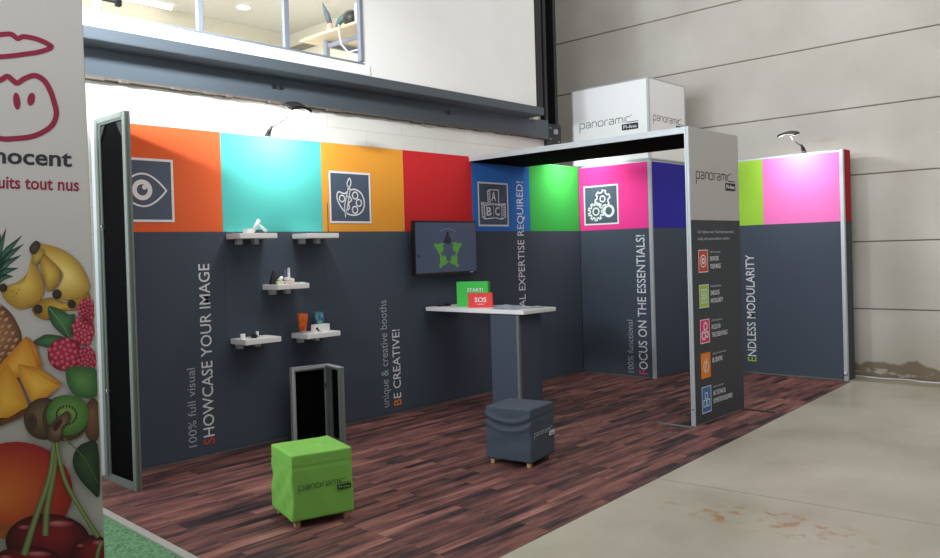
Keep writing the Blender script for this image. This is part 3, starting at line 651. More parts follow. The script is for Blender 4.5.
for k, (z0, z1, m, a, b_, c_, lb) in enumerate(TL):
    o = tile(sp, F, 5.0, z0, 5.172, z1, .007, m, INK_W if k != 3 else INK_ORG, label=lb); t = Flat(); cx, cz = 5.086, (z0+z1)/2
    if k == 0: t.ring(cx, cz, .05, .01); t.ring(cx, cz, .02, .014)
    elif k == 1:
        for q in range(4): t.frame(cx-.055+.06*(q % 2), cz-.06+.065*(q//2), cx-.005+.06*(q % 2), cz-.005+.065*(q//2), .008)
    elif k == 2: gear(t, (cx+.01, cz+.04), .026, .036, 7, .008); gear(t, (cx-.025, cz-.035), .026, .036, 8, .008); t.ring(cx+.035, cz-.03, .024, .012)
    elif k == 3: t.ring(cx+.005, cz-.01, .045, .008); t.stroke([(cx-.02, cz-.06), (cx+.02, cz+.06)], .012)
    else: t.frame(cx-.03, cz+.005, cx+.02, cz+.06, .008); t.frame(cx-.06, cz-.06, cx-.004, cz, .008); t.frame(cx+.002, cz-.06, cx+.058, cz, .008)
    t.build('symbol', F, .0035, INK_W if k else INK_W, o)
    zt = z1-.03
    hfit(text(a), 5.215, zt, .20 if k != 3 else .27, .018).build('lettering', F, .002, INK_G, sp)
    hfit(text(b_, .004), 5.215, zt-.068, .165 if k in (0, 1, 2) else (.19 if k == 3 else .24), .042).build('lettering', F, .002, INK_W, sp)
    if c_: hfit(text(c_, .004), 5.215, zt-.135, {0: .2, 1: .23, 2: .30, 4: .37}[k], .042).build('lettering', F, .002, INK_W, sp)
for x, ya, yb in ((4.84, -2.46, -2.15), (5.80, -2.76, -2.46)):
    bm = nb(); box(bm, x-.02, x+.02, ya, yb, .004, .009, .001); obj('foot_plate', bm, STEEL_K if x > 5 else ALU_DK, sp)
bm = nb(); lathe(bm, [(.008, 0), (.008, .012)], (4.885, -2.452, .14), 8); obj('fixing_knob', bm, CHROME, sp)

pb = thing('overhead_panel', 'horizontal overhead panel with black underside bridging the back wall and the sign panel', 'panel', (5.38, -1.2, 2.45))
bm = nb()
for xa, xb in ((4.895, 4.94), (5.785, 5.832)):
    for za, zb, d in ((2.448, 2.464, 0), (2.464, 2.484, .003), (2.484, 2.5, 0)): box(bm, xa+(d if xa < 5 else 0), xb-(d if xa > 5 else 0), -2.43, -.002, za, zb, .001)
box(bm, 4.94, 5.785, -2.43, -2.39, 2.448, 2.5, .002); box(bm, 4.94, 5.785, -.042, -.002, 2.448, 2.5, .002); obj('frame', bm, ALU, pb)
bm = nb(); box(bm, 4.906, 5.826, -2.425, -.006, 2.442, 2.4475); obj('underside_panel', bm, BLACK_F, pb, label='black fabric underside')
bm = nb(); box(bm, 4.94, 5.785, -2.39, -.042, 2.492, 2.498); obj('top_panel', bm, WHITE_F, pb)

# ------------------------------------------------------------------ arm lamps
def arm_lamp(label, base, outd, side, reach, rise, power, hw=.19, target=None, tilt=.3):
    """clip lamp: outd = unit vector away from the wall, side = along the wall"""
    b = Vector(base); od = Vector(outd); sd = Vector(side); z = Vector((0, 0, 1))
    t = thing('arm_lamp', label, 'lamp', base, group='arm lamps clipped on the booth walls')
    bm = nb(); box(bm, b.x-.022, b.x+.022, b.y-.022, b.y+.022, b.z-.004, b.z+.03, .006)
    tube(bm, [b+z*.02, b+z*.05+od*.02, b+z*.085+od*.055], [.022, .02, .011], 10); obj('clamp', bm, BLACK, t)
    h = b+od*reach+z*rise
    e1 = od*math.cos(tilt)-z*math.sin(tilt); e2 = z*math.cos(tilt)+od*math.sin(tilt)
    bm = nb(); tube(bm, [b+z*.07+od*.04, b+(h-b)*.6+z*.01, h-od*.02], .0055, 8); obj('arm', bm, mat('lamp arm', (96, 96, 100), .4, .3), t)
    bm = nb(); N = 12; lo = []; 
    for i in range(N+1):
        a = -1+2*i/N; zz = .022*(1-a*a)
        lo.append([bm.verts.new(h+sd*a*hw/2+e1*q+e2*(zz+dz)) for q, dz in ((-.055, .0), (.055, .0), (.05, .022), (-.05, .022))])
    for i in range(N):
        for k in range(4): bm.faces.new((lo[i][k], lo[i][(k+1) % 4], lo[i+1][(k+1) % 4], lo[i+1][k])).smooth = False
    bm.faces.new(lo[0][::-1]); bm.faces.new(lo[-1]); bmesh.ops.recalc_face_normals(bm, faces=bm.faces[:]); hd = obj('head', bm, BLACK, t)
    bm = nb(); vs = [[bm.verts.new(h+sd*a*hw/2*.9+e1*q+e2*(.022*(1-a*a)+dz)) for q in (-.045, .045) for dz in (-.004, .0)] for a in [-1+2*i/N for i in range(N+1)]]
    for i in range(N):
        for p, q in ((0, 2), (2, 3), (3, 1), (1, 0)): bm.faces.new((vs[i][p], vs[i][q], vs[i+1][q], vs[i+1][p]))
    bm.faces.new([vs[0][k] for k in (0, 1, 3, 2)]); bm.faces.new([vs[-1][k] for k in (0, 2, 3, 1)]); bmesh.ops.recalc_face_normals(bm, faces=bm.faces[:])
    obj('light_panel', bm, emit('lamp glow', (255, 252, 246), 2.0), hd, label='white light panel')
    l = bpy.data.lights.new('arm_lamp_light', 'AREA'); l.shape = 'RECTANGLE'; l.size = hw*.85; l.size_y = .085; l.energy = power; l.color = (1.0, .98, .95); l.spread = R(165)
    lo_ = bpy.data.objects.new('arm_lamp_light', l); COL.objects.link(lo_); lo_.parent = hd
    lo_.location = h-e2*.014-b
    zax = e2.normalized() if target is None else Vector(target).normalized()
    xax = sd.normalized(); yax = zax.cross(xax).normalized(); xax = yax.cross(zax)
    lo_.rotation_euler = Matrix((xax, yax, zax)).transposed().to_euler()
    return t
arm_lamp('black arm lamp clipped on top of the turquoise panel', (2.48, .03, 2.502), (.12, -1, 0), (1, 0, 0), .36, .185, 9.5, tilt=.5)
arm_lamp('small black arm lamp clipped on top of the lamp-washed pink panel', (7.87, -2.32, 2.502), (-1, 0.1, 0), (0, 1, 0), .34, .165, 8.5, tilt=.25)
arm_lamp('arm lamp clipped above the green panel, mostly behind the overhead panel', (6.42, .03, 2.502), (0, -1, 0), (1, 0, 0), .34, .15, 8.5, target=(-.35, -.3, 1), tilt=.35)

# ================================================================== WALL SHELVES AND SAMPLES
def shelf(label, x0, x1, z, d, brk):
    t = thing('wall_shelf', label, 'shelf', ((x0+x1)/2, 0, z-.08), group='white shelves on the slate wall')
    bm = nb(); box(bm, x0, x1, -d, -.003, z-.042, z, .004); obj('board', bm, WHITE_L, t)
    for x in brk:
        bm = nb(); box(bm, x-.024, x+.024, -.05, -.003, z-.085, z-.042, .003); obj('bracket', bm, ALU, t)
    return t
shelf('white wall shelf at upper left holding a white box and a white angled connector', 2.045, 2.385, 1.706, .205, (2.14, 2.29))
shelf('empty white wall shelf at upper right with a thin black pin', 2.665, 2.995, 1.703, .215, (2.745, 2.90))
shelf('white wall shelf in the middle with black cones and small samples', 2.36, 2.67, 1.294, .22, (2.44, 2.58))
shelf('white wall shelf at lower left with two small white cylinders', 2.052, 2.375, .885, .23, (2.12, 2.28))
shelf('white wall shelf at lower right with the orange tumbler and blue cup', 2.625, 2.965, .876, .235, (2.70, 2.86))
t = obj('sample_box', box(nb(), 2.135, 2.20, -.16, -.10, 1.7065, 1.742, .003), WHITE_L, origin=(2.17, -.13, 1.706)); tag(t, 'small white block on the upper left shelf', 'sample')
t = thing('connector_sample', 'white angled profile connector standing like a letter A on the upper left shelf', 'sample', (2.31, -.12, 1.706))
bm = nb(); tube(bm, [(2.215, -.12, 1.721), (2.272, -.12, 1.812)], .017, 4); obj('long_arm', bm, WHITE_L, t)
bm = nb(); tube(bm, [(2.34, -.12, 1.722), (2.262, -.12, 1.775)], .013, 4); obj('short_arm', bm, WHITE_L, t)
bm = nb(); prism(bm, [(2.25, -.115), (2.31, -.115), (2.31, -.085), (2.25, -.085)], 1.7065, 1.735); obj('core', bm, INK_T, t)
t = obj('display_pin', lathe(nb(), [(.012, 0), (.012, .004), (.003, .006), (.003, .26)], (2.955, -.12, 1.703), 10), BLACK, origin=(2.955, -.12, 1.703)); tag(t, 'thin black pin standing on the upper right shelf', 'pin')
for x, h_, lb in ((2.405, .11, 'black cone sample at the left of the middle shelf'), (2.545, .115, 'dark cone sample behind the white sample on the middle shelf')):
    y = -.10 if x < 2.5 else -.06
    t = obj('cone_sample', lathe(nb(), [(.040, 0), (.036, .02), (.008, h_)], (x, y, 1.2945), 18), BLACK if x < 2.5 else INK_T, origin=(x, y, 1.2945), smooth=True); tag(t, lb, 'sample', 'cone samples on the middle shelf')
t = thing('joint_sample', 'pale green and white plastic joint beside the black cone', 'sample', (2.445, -.14, 1.294))
bm = nb(); prism(bm, [(2.395, -.17), (2.455, -.17), (2.465, -.12), (2.405, -.12)], 1.2945, 1.32); obj('foot', bm, mat('pale green plastic', (206, 222, 176), .5), t)
bm = nb(); tube(bm, [(2.430, -.145, 1.32), (2.455, -.145, 1.355)], [.022, .012], 8); obj('cap', bm, WHITE_L, t)
t = thing('clip_sample', 'white clip sample with an upright white stick on the middle shelf', 'sample', (2.525, -.14, 1.294))
bm = nb(); box(bm, 2.465, 2.565, -.17, -.12, 1.2945, 1.318, .006); obj('foot', bm, mat('pinkish plastic', (232, 206, 200), .5), t)
bm = nb(); box(bm, 2.480, 2.565, -.165, -.125, 1.318, 1.345, .006, rot=Matrix.Rotation(.18, 3, 'Y'), piv=(2.515, -.14, 1.33)); obj('jaw', bm, WHITE_L, t)
bm = nb(); box(bm, 2.513, 2.531, -.152, -.136, 1.34, 1.425, .003); obj('stick', bm, WHITE_L, t)
t = obj('swatch', box(nb(), 2.60, 2.655, -.19, -.08, 1.2945, 1.302, .002), mat('mint card', (214, 228, 222), .6), origin=(2.63, -.14, 1.2945)); tag(t, 'flat mint card at the right end of the middle shelf', 'sample')
for x, y, h_, lb in ((2.10, -.11, .038, 'short white cylinder at the left of the lower left shelf'), (2.25, -.08, .044, 'thin white cylinder at the right of the lower left shelf')):
    rr = .02 if x < 2.2 else .012
    t = obj('cylinder_sample', lathe(nb(), [(rr, 0), (rr, h_-.004), (rr*.85, h_)], (x, y, .8855), 16), WHITE_L, origin=(x, y, .8855), smooth=True); tag(t, lb, 'sample')
t = obj('knob_sample', box(nb(), 2.165, 2.205, -.17, -.10, .8855, .915, .01), BLACK, origin=(2.18, -.13, .8855)); tag(t, 'black knob between the two white cylinders on the lower left shelf', 'sample')
t = obj('swatch', box(nb(), 2.24, 2.35, -.19, -.05, .8855, .8905, .001), WHITE_L, origin=(2.3, -.1, .8855)); tag(t, 'flat white sheet on the right of the lower left shelf', 'sample')
def mottled(name, stops):
    m, n, l, b = nt(name); tc = n.new('ShaderNodeTexCoord').outputs['Object']; nz = n.new('ShaderNodeTexNoise'); nz.inputs['Scale'].default_value = 26; nz.inputs['Detail'].default_value = 2; l.new(tc, nz.inputs['Vector'])
    l.new(ramp(n, l, nz.outputs['Fac'], stops).outputs[0], b.inputs['Base Color']); b.inputs['Roughness'].default_value = .3; return m
t = thing('tumbler', 'orange tumbler on a glass foot at the left of the lower right shelf', 'tumbler', (2.675, -.10, .876))
obj('bowl', lathe(nb(), [(.028, .02), (.032, .05), (.040, .10), (.046, .155), (.044, .16), (.038, .12)], (2.675, -.10, .876), 22), mottled('orange glass', [(.35, (196, 62, 20)), (.7, (244, 130, 50))]), t, smooth=True)
obj('foot', lathe(nb(), [(.034, 0), (.034, .008), (.022, .02)], (2.675, -.10, .8765), 22), GREYP, t, smooth=True)
t = thing('name_card', 'white folded card with a dark mark on the lower right shelf', 'card', (2.83, -.17, .876))
bm = nb(); box(bm, 2.735, 2.895, -.18, -.13, .8765, .940, .003); obj('card', bm, WHITE_L, t)
fl = Flat(); fl.disc(2.762, .908, .014, .011); fl.rect(2.766, .886, 2.782, .900); fl.stroke([(2.775, .893), (2.795, .882)], .006); fl.build('mark', FY(-.18), .001, INK_K, t)
t = obj('patterned_cup', lathe(nb(), [(.042, 0), (.044, .09), (.041, .160), (.037, .160), (.036, .12)], (2.86, -.075, .8765), 24), mottled('blue and green glaze', [(.35, (36, 70, 150)), (.5, (60, 120, 170)), (.62, (120, 190, 130))]), origin=(2.86, -.075, .8765), smooth=True)
tag(t, 'blue and green patterned cup behind the white card on the lower right shelf', 'cup')

# ================================================================== TELEVISION
tv = thing('television', 'flat black television hung on the back wall showing green puzzle figures', 'television', (4.41, -.09, 1.29))
bm = nb(); box(bm, 3.963, 4.857, -.118, -.072, 1.291, 1.822, .006); obj('body', bm, BLACK, tv)
bm = nb(); box(bm, 4.2, 4.62, -.072, -.03, 1.42, 1.70, .004); box(bm, 4.3, 4.52, -.03, -.0005, 1.5, 1.62); obj('bracket', bm, STEEL_K, tv)
scr, n, l, b = nt('screen picture'); b.inputs['Base Color'].default_value = (*lin((24, 30, 42)), 1); b.inputs['Emission Color'].default_value = (*lin((70, 84, 112)), 1); b.inputs['Emission Strength'].default_value = .38; b.inputs['Roughness'].default_value = .18
sx0, sx1, sz0, sz1 = 3.983, 4.838, 1.318, 1.804
bm = nb(); box(bm, sx0, sx1, -.1205, -.1175, sz0, sz1); sc_ = obj('screen', bm, scr, tv)
bx = lambda px, py: (sx0+(px-38)/492*(sx1-sx0), sz1-(py-58)/405*(sz1-sz0)); FT = FY(-.1205)
gi = emit('screen green', (74, 128, 52), .4); di = emit('screen dark', (26, 26, 40), .2); li = emit('screen faint text', (96, 110, 150), .5)
def figure(t, cx, cy, s, ang):
    ca, sa = math.cos(ang), math.sin(ang); T = lambda x, y: bx(cx+(x*ca-y*sa)*s*.69, cy+(x*sa+y*ca)*s)
    t.poly([T(13*math.cos(a), -34+14*math.sin(a)) for a in [2*math.pi*i/14 for i in range(14)]])
    t.poly([T(*p) for p in ((-12, -24), (12, -24), (32, 0), (42, 26), (30, 32), (20, 16), (16, 40), (5, 40), (0, 34), (-5, 40), (-16, 40), (-20, 16), (-30, 32), (-42, 26), (-32, 0))])
t = Flat(); figure(t, 290, 190, 1.15, 0); t.build('picture_figure', FT, .001, di, sc_, label='dark figure')
t = Flat(); t.disc(*bx(57, 326), .012, .016, 10); t.build('picture_spot', FT, .001, di, sc_)
for cx, cy, an in ((220, 262, -1.15), (364, 258, 1.15), (246, 376, -2.5), (344, 376, 2.5)):
    t = Flat(); figure(t, cx, cy, 1.3, an); t.build('picture_figure', FT, .001, gi, sc_, label='green figure')
t = Flat(); t.stroke(sm([bx(*p) for p in ((222, 138), (252, 116), (290, 108), (328, 116), (358, 138))], 4, False), .004); t.build('picture_arc', FT, .001, li, sc_)
t = Flat(); t.rect(4.74, 1.303, 4.79, 1.309); t.build('maker_mark', FY(-.118), .001, INK_W, tv)

# ================================================================== BAR TABLE
bt = thing('bar_table', 'high white-topped counter table on a slate column against the back wall', 'table', (4.4, -.63, .004))
bm = nb(); box(bm, 4.178, 4.655, -1.243, -.03, .949, .985, .003); obj('table_top', bm, WHITE_L, bt)
bm = nb()
box(bm, 4.178, 4.206, -1.185, -1.157, .004, .941, .002)
obj('corner_profile', bm, ALU_DK, bt)
bm = nb(); prism(bm, [(4.207, -1.182), (4.50, -1.182), (4.50, -.86), (4.181, -.86), (4.181, -1.156), (4.207, -1.156)], .004, .94); obj('column', bm, SLATE, bt)
def book(label, p0, p1, h, th, m, txt, sub):
    p0, p1 = Vector(p0), Vector(p1); d = (p1-p0); L = d.length; a = math.atan2(d.y, d.x)
    t = thing('carton', label, 'box', (p0.x, p0.y, .9855), a)
    bm = nb(); box(bm, 0, L, 0, th, 0, h, .003); obj('box', bm, m, t, True)
    fr = ((0, 0, 0), (1, 0, 0), (0, 0, 1), (0, -1, 0))
    for s, x, z, ln, hh in txt: hfit(text(s, .016), x*L, z*h, ln*L, hh*h).build('lettering', fr, .0015, INK_W, t, True)
    if sub: q = Flat(); q.rect(.36*L, .22*h, .66*L, .25*h); q.build('underline', fr, .0015, INK_W, t, True)
book('green carton with white capital lettering standing at the back of the counter table', (4.344, -.294, 0), (4.471, -.585, 0), .238, .07, mat('green card', (44, 190, 62), .5), [('START!', .34, .60, .50, .14)], False)
book('small red carton with white letters SOS in front of the green carton', (4.264, -.514, 0), (4.395, -.705, 0), .136, .045, mat('red card', (224, 52, 48), .5), [('SOS', .27, .38, .48, .34)], True)
def paper(label, c, w, h, rz, z, m):
    t = thing('brochure', label, 'brochure', (c[0], c[1], z), rz, 'brochures on the counter table')
    bm = nb(); NXp = 10
    g = [[bm.verts.new((w*(i/NXp-.5), h*(j/4-.5), .003+.006*math.sin(3*math.pi*i/NXp)**2*(j/4)+.004*abs(i/NXp-.5))) for j in range(5)] for i in range(NXp+1)]
    for i in range(NXp):
        for j in range(4): bm.faces.new((g[i][j], g[i+1][j], g[i+1][j+1], g[i][j+1]))
    ex = bmesh.ops.extrude_face_region(bm, geom=bm.faces[:], use_keep_orig=True); bmesh.ops.translate(bm, vec=(0, 0, .002), verts=[q for q in ex['geom'] if isinstance(q, bmesh.types.BMVert)])
    bmesh.ops.recalc_face_normals(bm, faces=bm.faces[:]); obj('cover', bm, m, t, True)
PRN = mottled('printed brochure', [(.4, (168, 182, 204)), (.52, (206, 210, 216)), (.62, (128, 150, 180))])
paper('open brochure nearest the left edge of the counter table', (4.34, -.94), .19, .28, .15, .9857, PRN)
paper('open brochure at the right rear of the counter table', (4.53, -.77), .19, .26, -.25, .9857, PRN)
paper('open brochure overhanging toward the near corner of the counter table', (4.515, -1.085), .15, .22, 1.2, .9857, PRN)
t = thing('power_adapter', 'small black adapter with a curled lead on the left of the counter table', 'adapter', (4.36, -.13, .9855))
bm = nb(); box(bm, 4.34, 4.40, -.165, -.115, .9857, 1.012, .006); obj('plug', bm, BLACK, t)
bm = nb(); tube(bm, [(4.34, -.14, .995), (4.30, -.16, .992), (4.26, -.12, .991), (4.28, -.07, .991), (4.34, -.06, .991)], .005, 8); obj('lead', bm, BLACK, t)

# ================================================================== STOOLS
def stool(label, c, rz, w, m, fold, inks):
    t = thing('cube_stool', label, 'stool', (c[0], c[1], .004), rz)
    bm = nb(); bmesh.ops.create_cube(bm, size=2); bmesh.ops.subdivide_edges(bm, edges=bm.edges[:], cuts=44, use_grid_fill=True)
    h0, h1 = .04, .41; hw = w/2; rr = .045
    for v in bm.verts:
        p = v.co.copy(); q = Vector([max(-1+rr, min(1-rr, k)) for k in p]); d = p-q
        nn = d.normalized() if d.length > 1e-6 else Vector((0, 0, 1)); s = q+nn*rr if d.length > 1e-6 else p
        x, y, z = s.x*hw, s.y*hw, h0+(s.z+1)/2*(h1-h0)
        ax = max(range(3), key=lambda k: abs(p[k])); off = 0
        zz = (p.z+1)/2; cu = (p.x if ax == 1 else p.y)
        if ax != 2:
            off -= .0022*math.exp(-((zz-.80)/.018)**2)                       # seam under the cap
            off += fold(ax, p[ax] > 0, cu, zz)
            off += .005*(1-zz)**2
            if ax == 0: x += off*(1 if p.x > 0 else -1)
            else: y += off*(1 if p.y > 0 else -1)
            if zz < .02: z += .0012*math.sin(9*cu+ax)
        elif p.z > 0: z += .003*math.sin(4*p.x+1)*math.cos(3*p.y) - .003*(abs(p.x) > .9 or abs(p.y) > .9)
        else: z += .012
        v.co = Vector((x, y, z))
    for f in bm.faces: f.smooth = True
    obj('cover', bm, m, t, True)
    for sx in (-1, 1):
        for sy2 in (-1, 1):
            bm = nb(); box(bm, sx*(hw-.035)-.015, sx*(hw-.035)+.015, sy2*(hw-.035)-.015, sy2*(hw-.035)+.015, 0, .05, .003); obj('foot', bm, WOOD, t, True)
    fr = ((0, -hw-.0045, 0), (1, 0, 0), (0, 0, 1), (0, -1, 0))
    logo('logo', fr, .004, t, -hw*.80, .215, w*.86, inks, True)
    return t
def fold_g(ax, pos, cu, zz):
    e = math.sin(math.pi*min(1, max(0, (zz+.05)/.85)))
    if ax == 0 and not pos: return e*(.005*math.sin(7*(cu*.8+zz*1.6))+.002*math.sin(13*(zz*1.4-cu*.5)+1))
    return e*.0022*math.sin(6*cu+5*zz)
def fold_d(ax, pos, cu, zz):
    e = math.sin(math.pi*min(1, max(0, zz)))
    if ax == 0 and not pos:
        s = zz+.13*(1-cu*cu)*1.0
        return .013*math.exp(-((s-.86)/.05)**2)-.010*math.exp(-((s-.77)/.04)**2)+.011*math.exp(-((s-.70)/.05)**2)+.003*e*math.sin(5*zz*3+2*cu)
    return e*.002*math.sin(5*cu+3*zz)
GREEN_C = mat('lime canvas', (120, 180, 80), .8, 0, .05, 160, .08, .3); SLATE_C = mat('slate canvas', (66, 75, 88), .8, 0, .05, 160, .08, .3)
stool('lime green fabric cube stool on small wooden feet in the front of the booth', (1.492, -1.785), R(-16.2), .362, GREEN_C, fold_g, (INK_K, INK_K, GREEN_C))
stool('slate grey fabric cube stool on small wooden feet before the counter table', (3.18, -1.985), R(10.3), .36, SLATE_C, fold_d, (INK_G, INK_W, INK_T))

# ================================================================== SMALL CORNER FRAME SAMPLE
cf = thing('corner_frame', 'knee-high open aluminium corner frame standing by the back wall behind the green stool', 'frame', (2.845, -.20, .004), R(-13))
bm = nb(); profile_frame(bm, -.34, .005, -.045, -.030, 0, .6, .024, 'y', .002, False); profile_frame(bm, -.336, .001, -.030, -.020, .003, .597, .014, 'y', .001, False); profile_frame(bm, -.34, .005, -.020, .005, 0, .6, .042, 'y', .002, False); obj('wide_frame', bm, ALU, cf, True)
bm = nb(); profile_frame(bm, -.045, -.030, -.30, -.046, 0, .6, .018, 'x', .002, False); profile_frame(bm, -.030, -.016, -.297, -.049, .003, .597, .012, 'x', .001, False); profile_frame(bm, -.016, .005, -.30, -.046, 0, .6, .034, 'x', .002, False); obj('narrow_frame', bm, ALU_DK, cf, True)
bm = nb(); box(bm, -.305, -.03, .0, .004, .004, .575); obj('backing', bm, BLACK_F, cf, True)
bm = nb(); box(bm, 0, .004, -.27, -.075, .004, .575); obj('backing', bm, BLACK_F, cf, True)
bm = nb(); box(bm, -.34, .005, -.045, .005, .6, .606, .002); box(bm, -.045, .005, -.30, -.046, .6, .606, .002); obj('top_cap', bm, ALU, cf, True)
bm = nb(); box(bm, -.065, -.046, -.062, -.040, .41, .45, .004); obj('latch', bm, CHROME, cf, True)

# ================================================================== CABLE ON THE FLOOR
bm = nb(); tube(bm, [(8.25, -2.62, .006), (8.24, -2.76, .006), (8.19, -2.95, .006), (8.22, -3.1, .006), (8.25, -3.2, .006), (8.18, -3.36, .006), (8.19, -3.5, .006), (8.16, -3.9, .006)], .006, 8)
tag(obj('floor_cable', bm, INK_W, origin=(8.2, -3.2, 0)), 'thin white cable lying on the floor along the foot of the concrete wall', 'cable')

# ================================================================== FRUIT BANNER
BR = Vector((0.0568, -2.3008, 0)); BD = Vector((math.sin(R(112)), math.cos(R(112)), 0)); BN = Vector((BD.y, -BD.x, 0))
H = (0.00356635278710895, -0.00011954788020405404, -0.29475059783708923, -0.0007994960827208098, -0.003911323532247013, 2.5539040301663287, -0.00045250445294196725, 2.438645403316236e-06)
def B(px, py):
    w = H[6]*px+H[7]*py+1; a, z = (H[0]*px+H[1]*py+H[2])/w-.0129, (H[3]*px+H[4]*py+H[5])/w-.016
    return a+.007*z, z-.007*a
bz = math.atan2(BD.y, BD.x)
bn = thing('fruit_banner', 'tall printed banner with a red line face and assorted fruit in the left foreground', 'banner', tuple(BR+BD*.0129+Vector((0, 0, .016))), 0)
bn.rotation_euler = (0, -.007, bz)
bm = nb(); box(bm, -.85, 0.002, 0, .012, .06, 2.74, .002); obj('print_sheet', bm, mat('banner sheet', (190, 185, 181), .6, 0, .02, 2), bn, True)
bm = nb(); box(bm, -.87, .02, -.09, .10, .009, .07, .012); obj('base', bm, ALU_DK, bn, True)
bm = nb(); box(bm, -.86, .005, -.006, .018, 2.735, 2.765, .004); obj('top_rail', bm, ALU_DK, bn, True)
FB = ((0, 0, 0), (1, 0, 0), (0, 0, 1), (0, -1, 0))
def bflat(name, t, m, eps=.0015, label=None): return t.remap(B).build(name, FB, eps, m, bn, True, label)
q = lambda pts, s, ox=0, oy=0: [(x/s+ox, y/s+oy) for x, y in pts]
t = Flat(); t.stroke(sm(q([(-40, 92), (0, 88), (28, 87), (45, 98), (60, 93), (95, 100), (125, 114), (128, 122), (100, 132), (60, 138), (20, 143), (-30, 146), (-80, 140), (-120, 128), (-120, 112), (-80, 98)], 2.54), 4), 5.0, True)
bflat('logo_halo', t, INK_CRIM)
t = Flat(); t.stroke(sm(q([(0, 204), (18, 194), (32, 204), (44, 211), (62, 200), (88, 192), (112, 205), (128, 232), (138, 262), (143, 290), (134, 316), (112, 334), (80, 347), (40, 352), (0, 352), (-50, 335), (-68, 290), (-55, 235), (-25, 208)], 2.54), 4), 5.4, True)
bflat('logo_face', t, INK_CRIM)
t = Flat()
for cx, cy, rx, ry, tl in ((42.5, 257, 9, 22, .1), (79, 252, 9.5, 16.5, -.12)):
    t.poly([((cx+rx*math.cos(a)+tl*ry*math.sin(a))/2.54, (cy+ry*math.sin(a))/2.54) for a in [2*math.pi*i/18 for i in range(18)]])
bflat('logo_eyes', t, INK_CRIM)
def btext(s, x0, y0, x1, y1, cap, m, bold):
    """printed line: baseline from (x0, y0) to (x1, y1) in the print"""
    tt = text(s, bold); a, b0, c, d = tt.bounds(); k = (x1-x0)/(c-a)
    tt.remap(lambda px, py: (x0+(px-a)*k, y0+(y1-y0)*(px-a)/(c-a)-py*cap/.73)); return bflat('lettering', tt, m)
btext('innocent', -26, 161.6, 71.8, 166.6, 16.5, INK_K, .022)
btext('fruits tout nus', -13, 187.6, 79, 191.0, 13.2, INK_CRIM, .016)
# printed fruit: flat shapes, each with its own printed colours
def vmat(name):
    m, n, l, b = nt(name); a = n.new('ShaderNodeVertexColor'); a.layer_name = 'print'; nz = n.new('ShaderNodeTexNoise'); nz.inputs['Scale'].default_value = 90
    c = mixc(n, l, math_(n, l, 'MULTIPLY', nz.outputs['Fac'], .05), a.outputs['Color'], (40, 30, 26)); l.new(c, b.inputs['Base Color']); b.inputs['Roughness'].default_value = .6; return m
VM = vmat('fruit print')
class Print:
    """flat print collected in picture units; every vertex has a printed colour"""
    def __init__(s): s.v = []; s.c = []; s.f = []; s.layer = []
    def fan(s, outline, centre, c_in, c_out, rings=5, pw=1.6, lay=0):
        n = len(outline); k = len(s.v); cx, cy = centre
        s.v.append((cx, cy)); s.c.append(c_in); s.layer.append(lay)
        for j in range(1, rings+1):
            tt = j/rings
            for x, y in outline:
                s.v.append((cx+(x-cx)*tt, cy+(y-cy)*tt)); mix = tt**pw; s.c.append(tuple(a*(1-mix)+b*mix for a, b in zip(c_in, c_out))); s.layer.append(lay)
        for i in range(n): s.f.append((k, k+1+i, k+1+(i+1) % n))
        for j in range(rings-1):
            a = k+1+j*n
            for i in range(n): s.f.append((a+i, a+n+i, a+n+(i+1) % n, a+(i+1) % n))
    def ell(s, cx, cy, rx, ry, c_in, c_out, rot=0, off=(-.25, -.3), lay=0, pw=1.6, n=28):
        ca, sa = math.cos(rot), math.sin(rot)
        o = [(cx+rx*math.cos(a)*ca-ry*math.sin(a)*sa, cy+rx*math.cos(a)*sa+ry*math.sin(a)*ca) for a in [2*math.pi*i/n for i in range(n)]]
        s.fan(o, (cx+off[0]*rx, cy+off[1]*ry), c_in, c_out, 6, pw, lay)
    def pol(s, pts, c_in, c_out, lay=0, smooth=True):
        o = [tuple(p) for p in sm(pts, 4)] if smooth else pts; cx = sum(p[0] for p in o)/len(o); cy = sum(p[1] for p in o)/len(o); s.fan(o, (cx, cy), c_in, c_out, 4, 1.4, lay)
    def band(s, pts, w0, w1, c, c2=None, lay=0):
        P_ = [Vector(p) for p in sm(pts, 5, False)]; n = len(P_); k = len(s.v)
        for i, p in enumerate(P_):
            d = (P_[min(i+1, n-1)]-P_[max(i-1, 0)]).normalized(); nn = Vector((-d.y, d.x)); w = (w0+(w1-w0)*i/(n-1))/2
            for q_, cc in ((-1, c2 or c), (0, c), (1, c2 or c)): s.v.append(tuple(p+nn*w*q_)); s.c.append(cc); s.layer.append(lay)
        for i in range(n-1):
            for j in (0, 1): s.f.append((k+3*i+j, k+3*i+j+1, k+3*i+j+4, k+3*i+j+3))
    def build(s, name, base):
        bm = nb(); lay = bm.loops.layers.color.new('print'); vs = []
        for (x, y), L in zip(s.v, s.layer):
            a, z = B(x, y); a = min(a, .0005); vs.append(bm.verts.new((a, -.0012-.0006*(base+L), max(z, .07))))
        for f in s.f:
            try: q_ = bm.faces.new([vs[i] for i in f])
            except ValueError: continue
            q_.normal_update()
            if q_.normal.y > 0: q_.normal_flip()
        idx = {v: i for i, v in enumerate(vs)}
        for q_ in bm.faces:
            for lp in q_.loops: lp[lay] = (*[((x/255)) for x in s.c[idx[lp.vert]]], 1)
        return obj(name, bm, VM, bn, True)
c5 = lambda *pts: [(x/3.1, 220+y/3.1) for x, y in pts]
c6 = lambda *pts: [(x/3.136, 380+y/3.136) for x, y in pts]
def one(fn, x, y): return fn((x, y))[0]
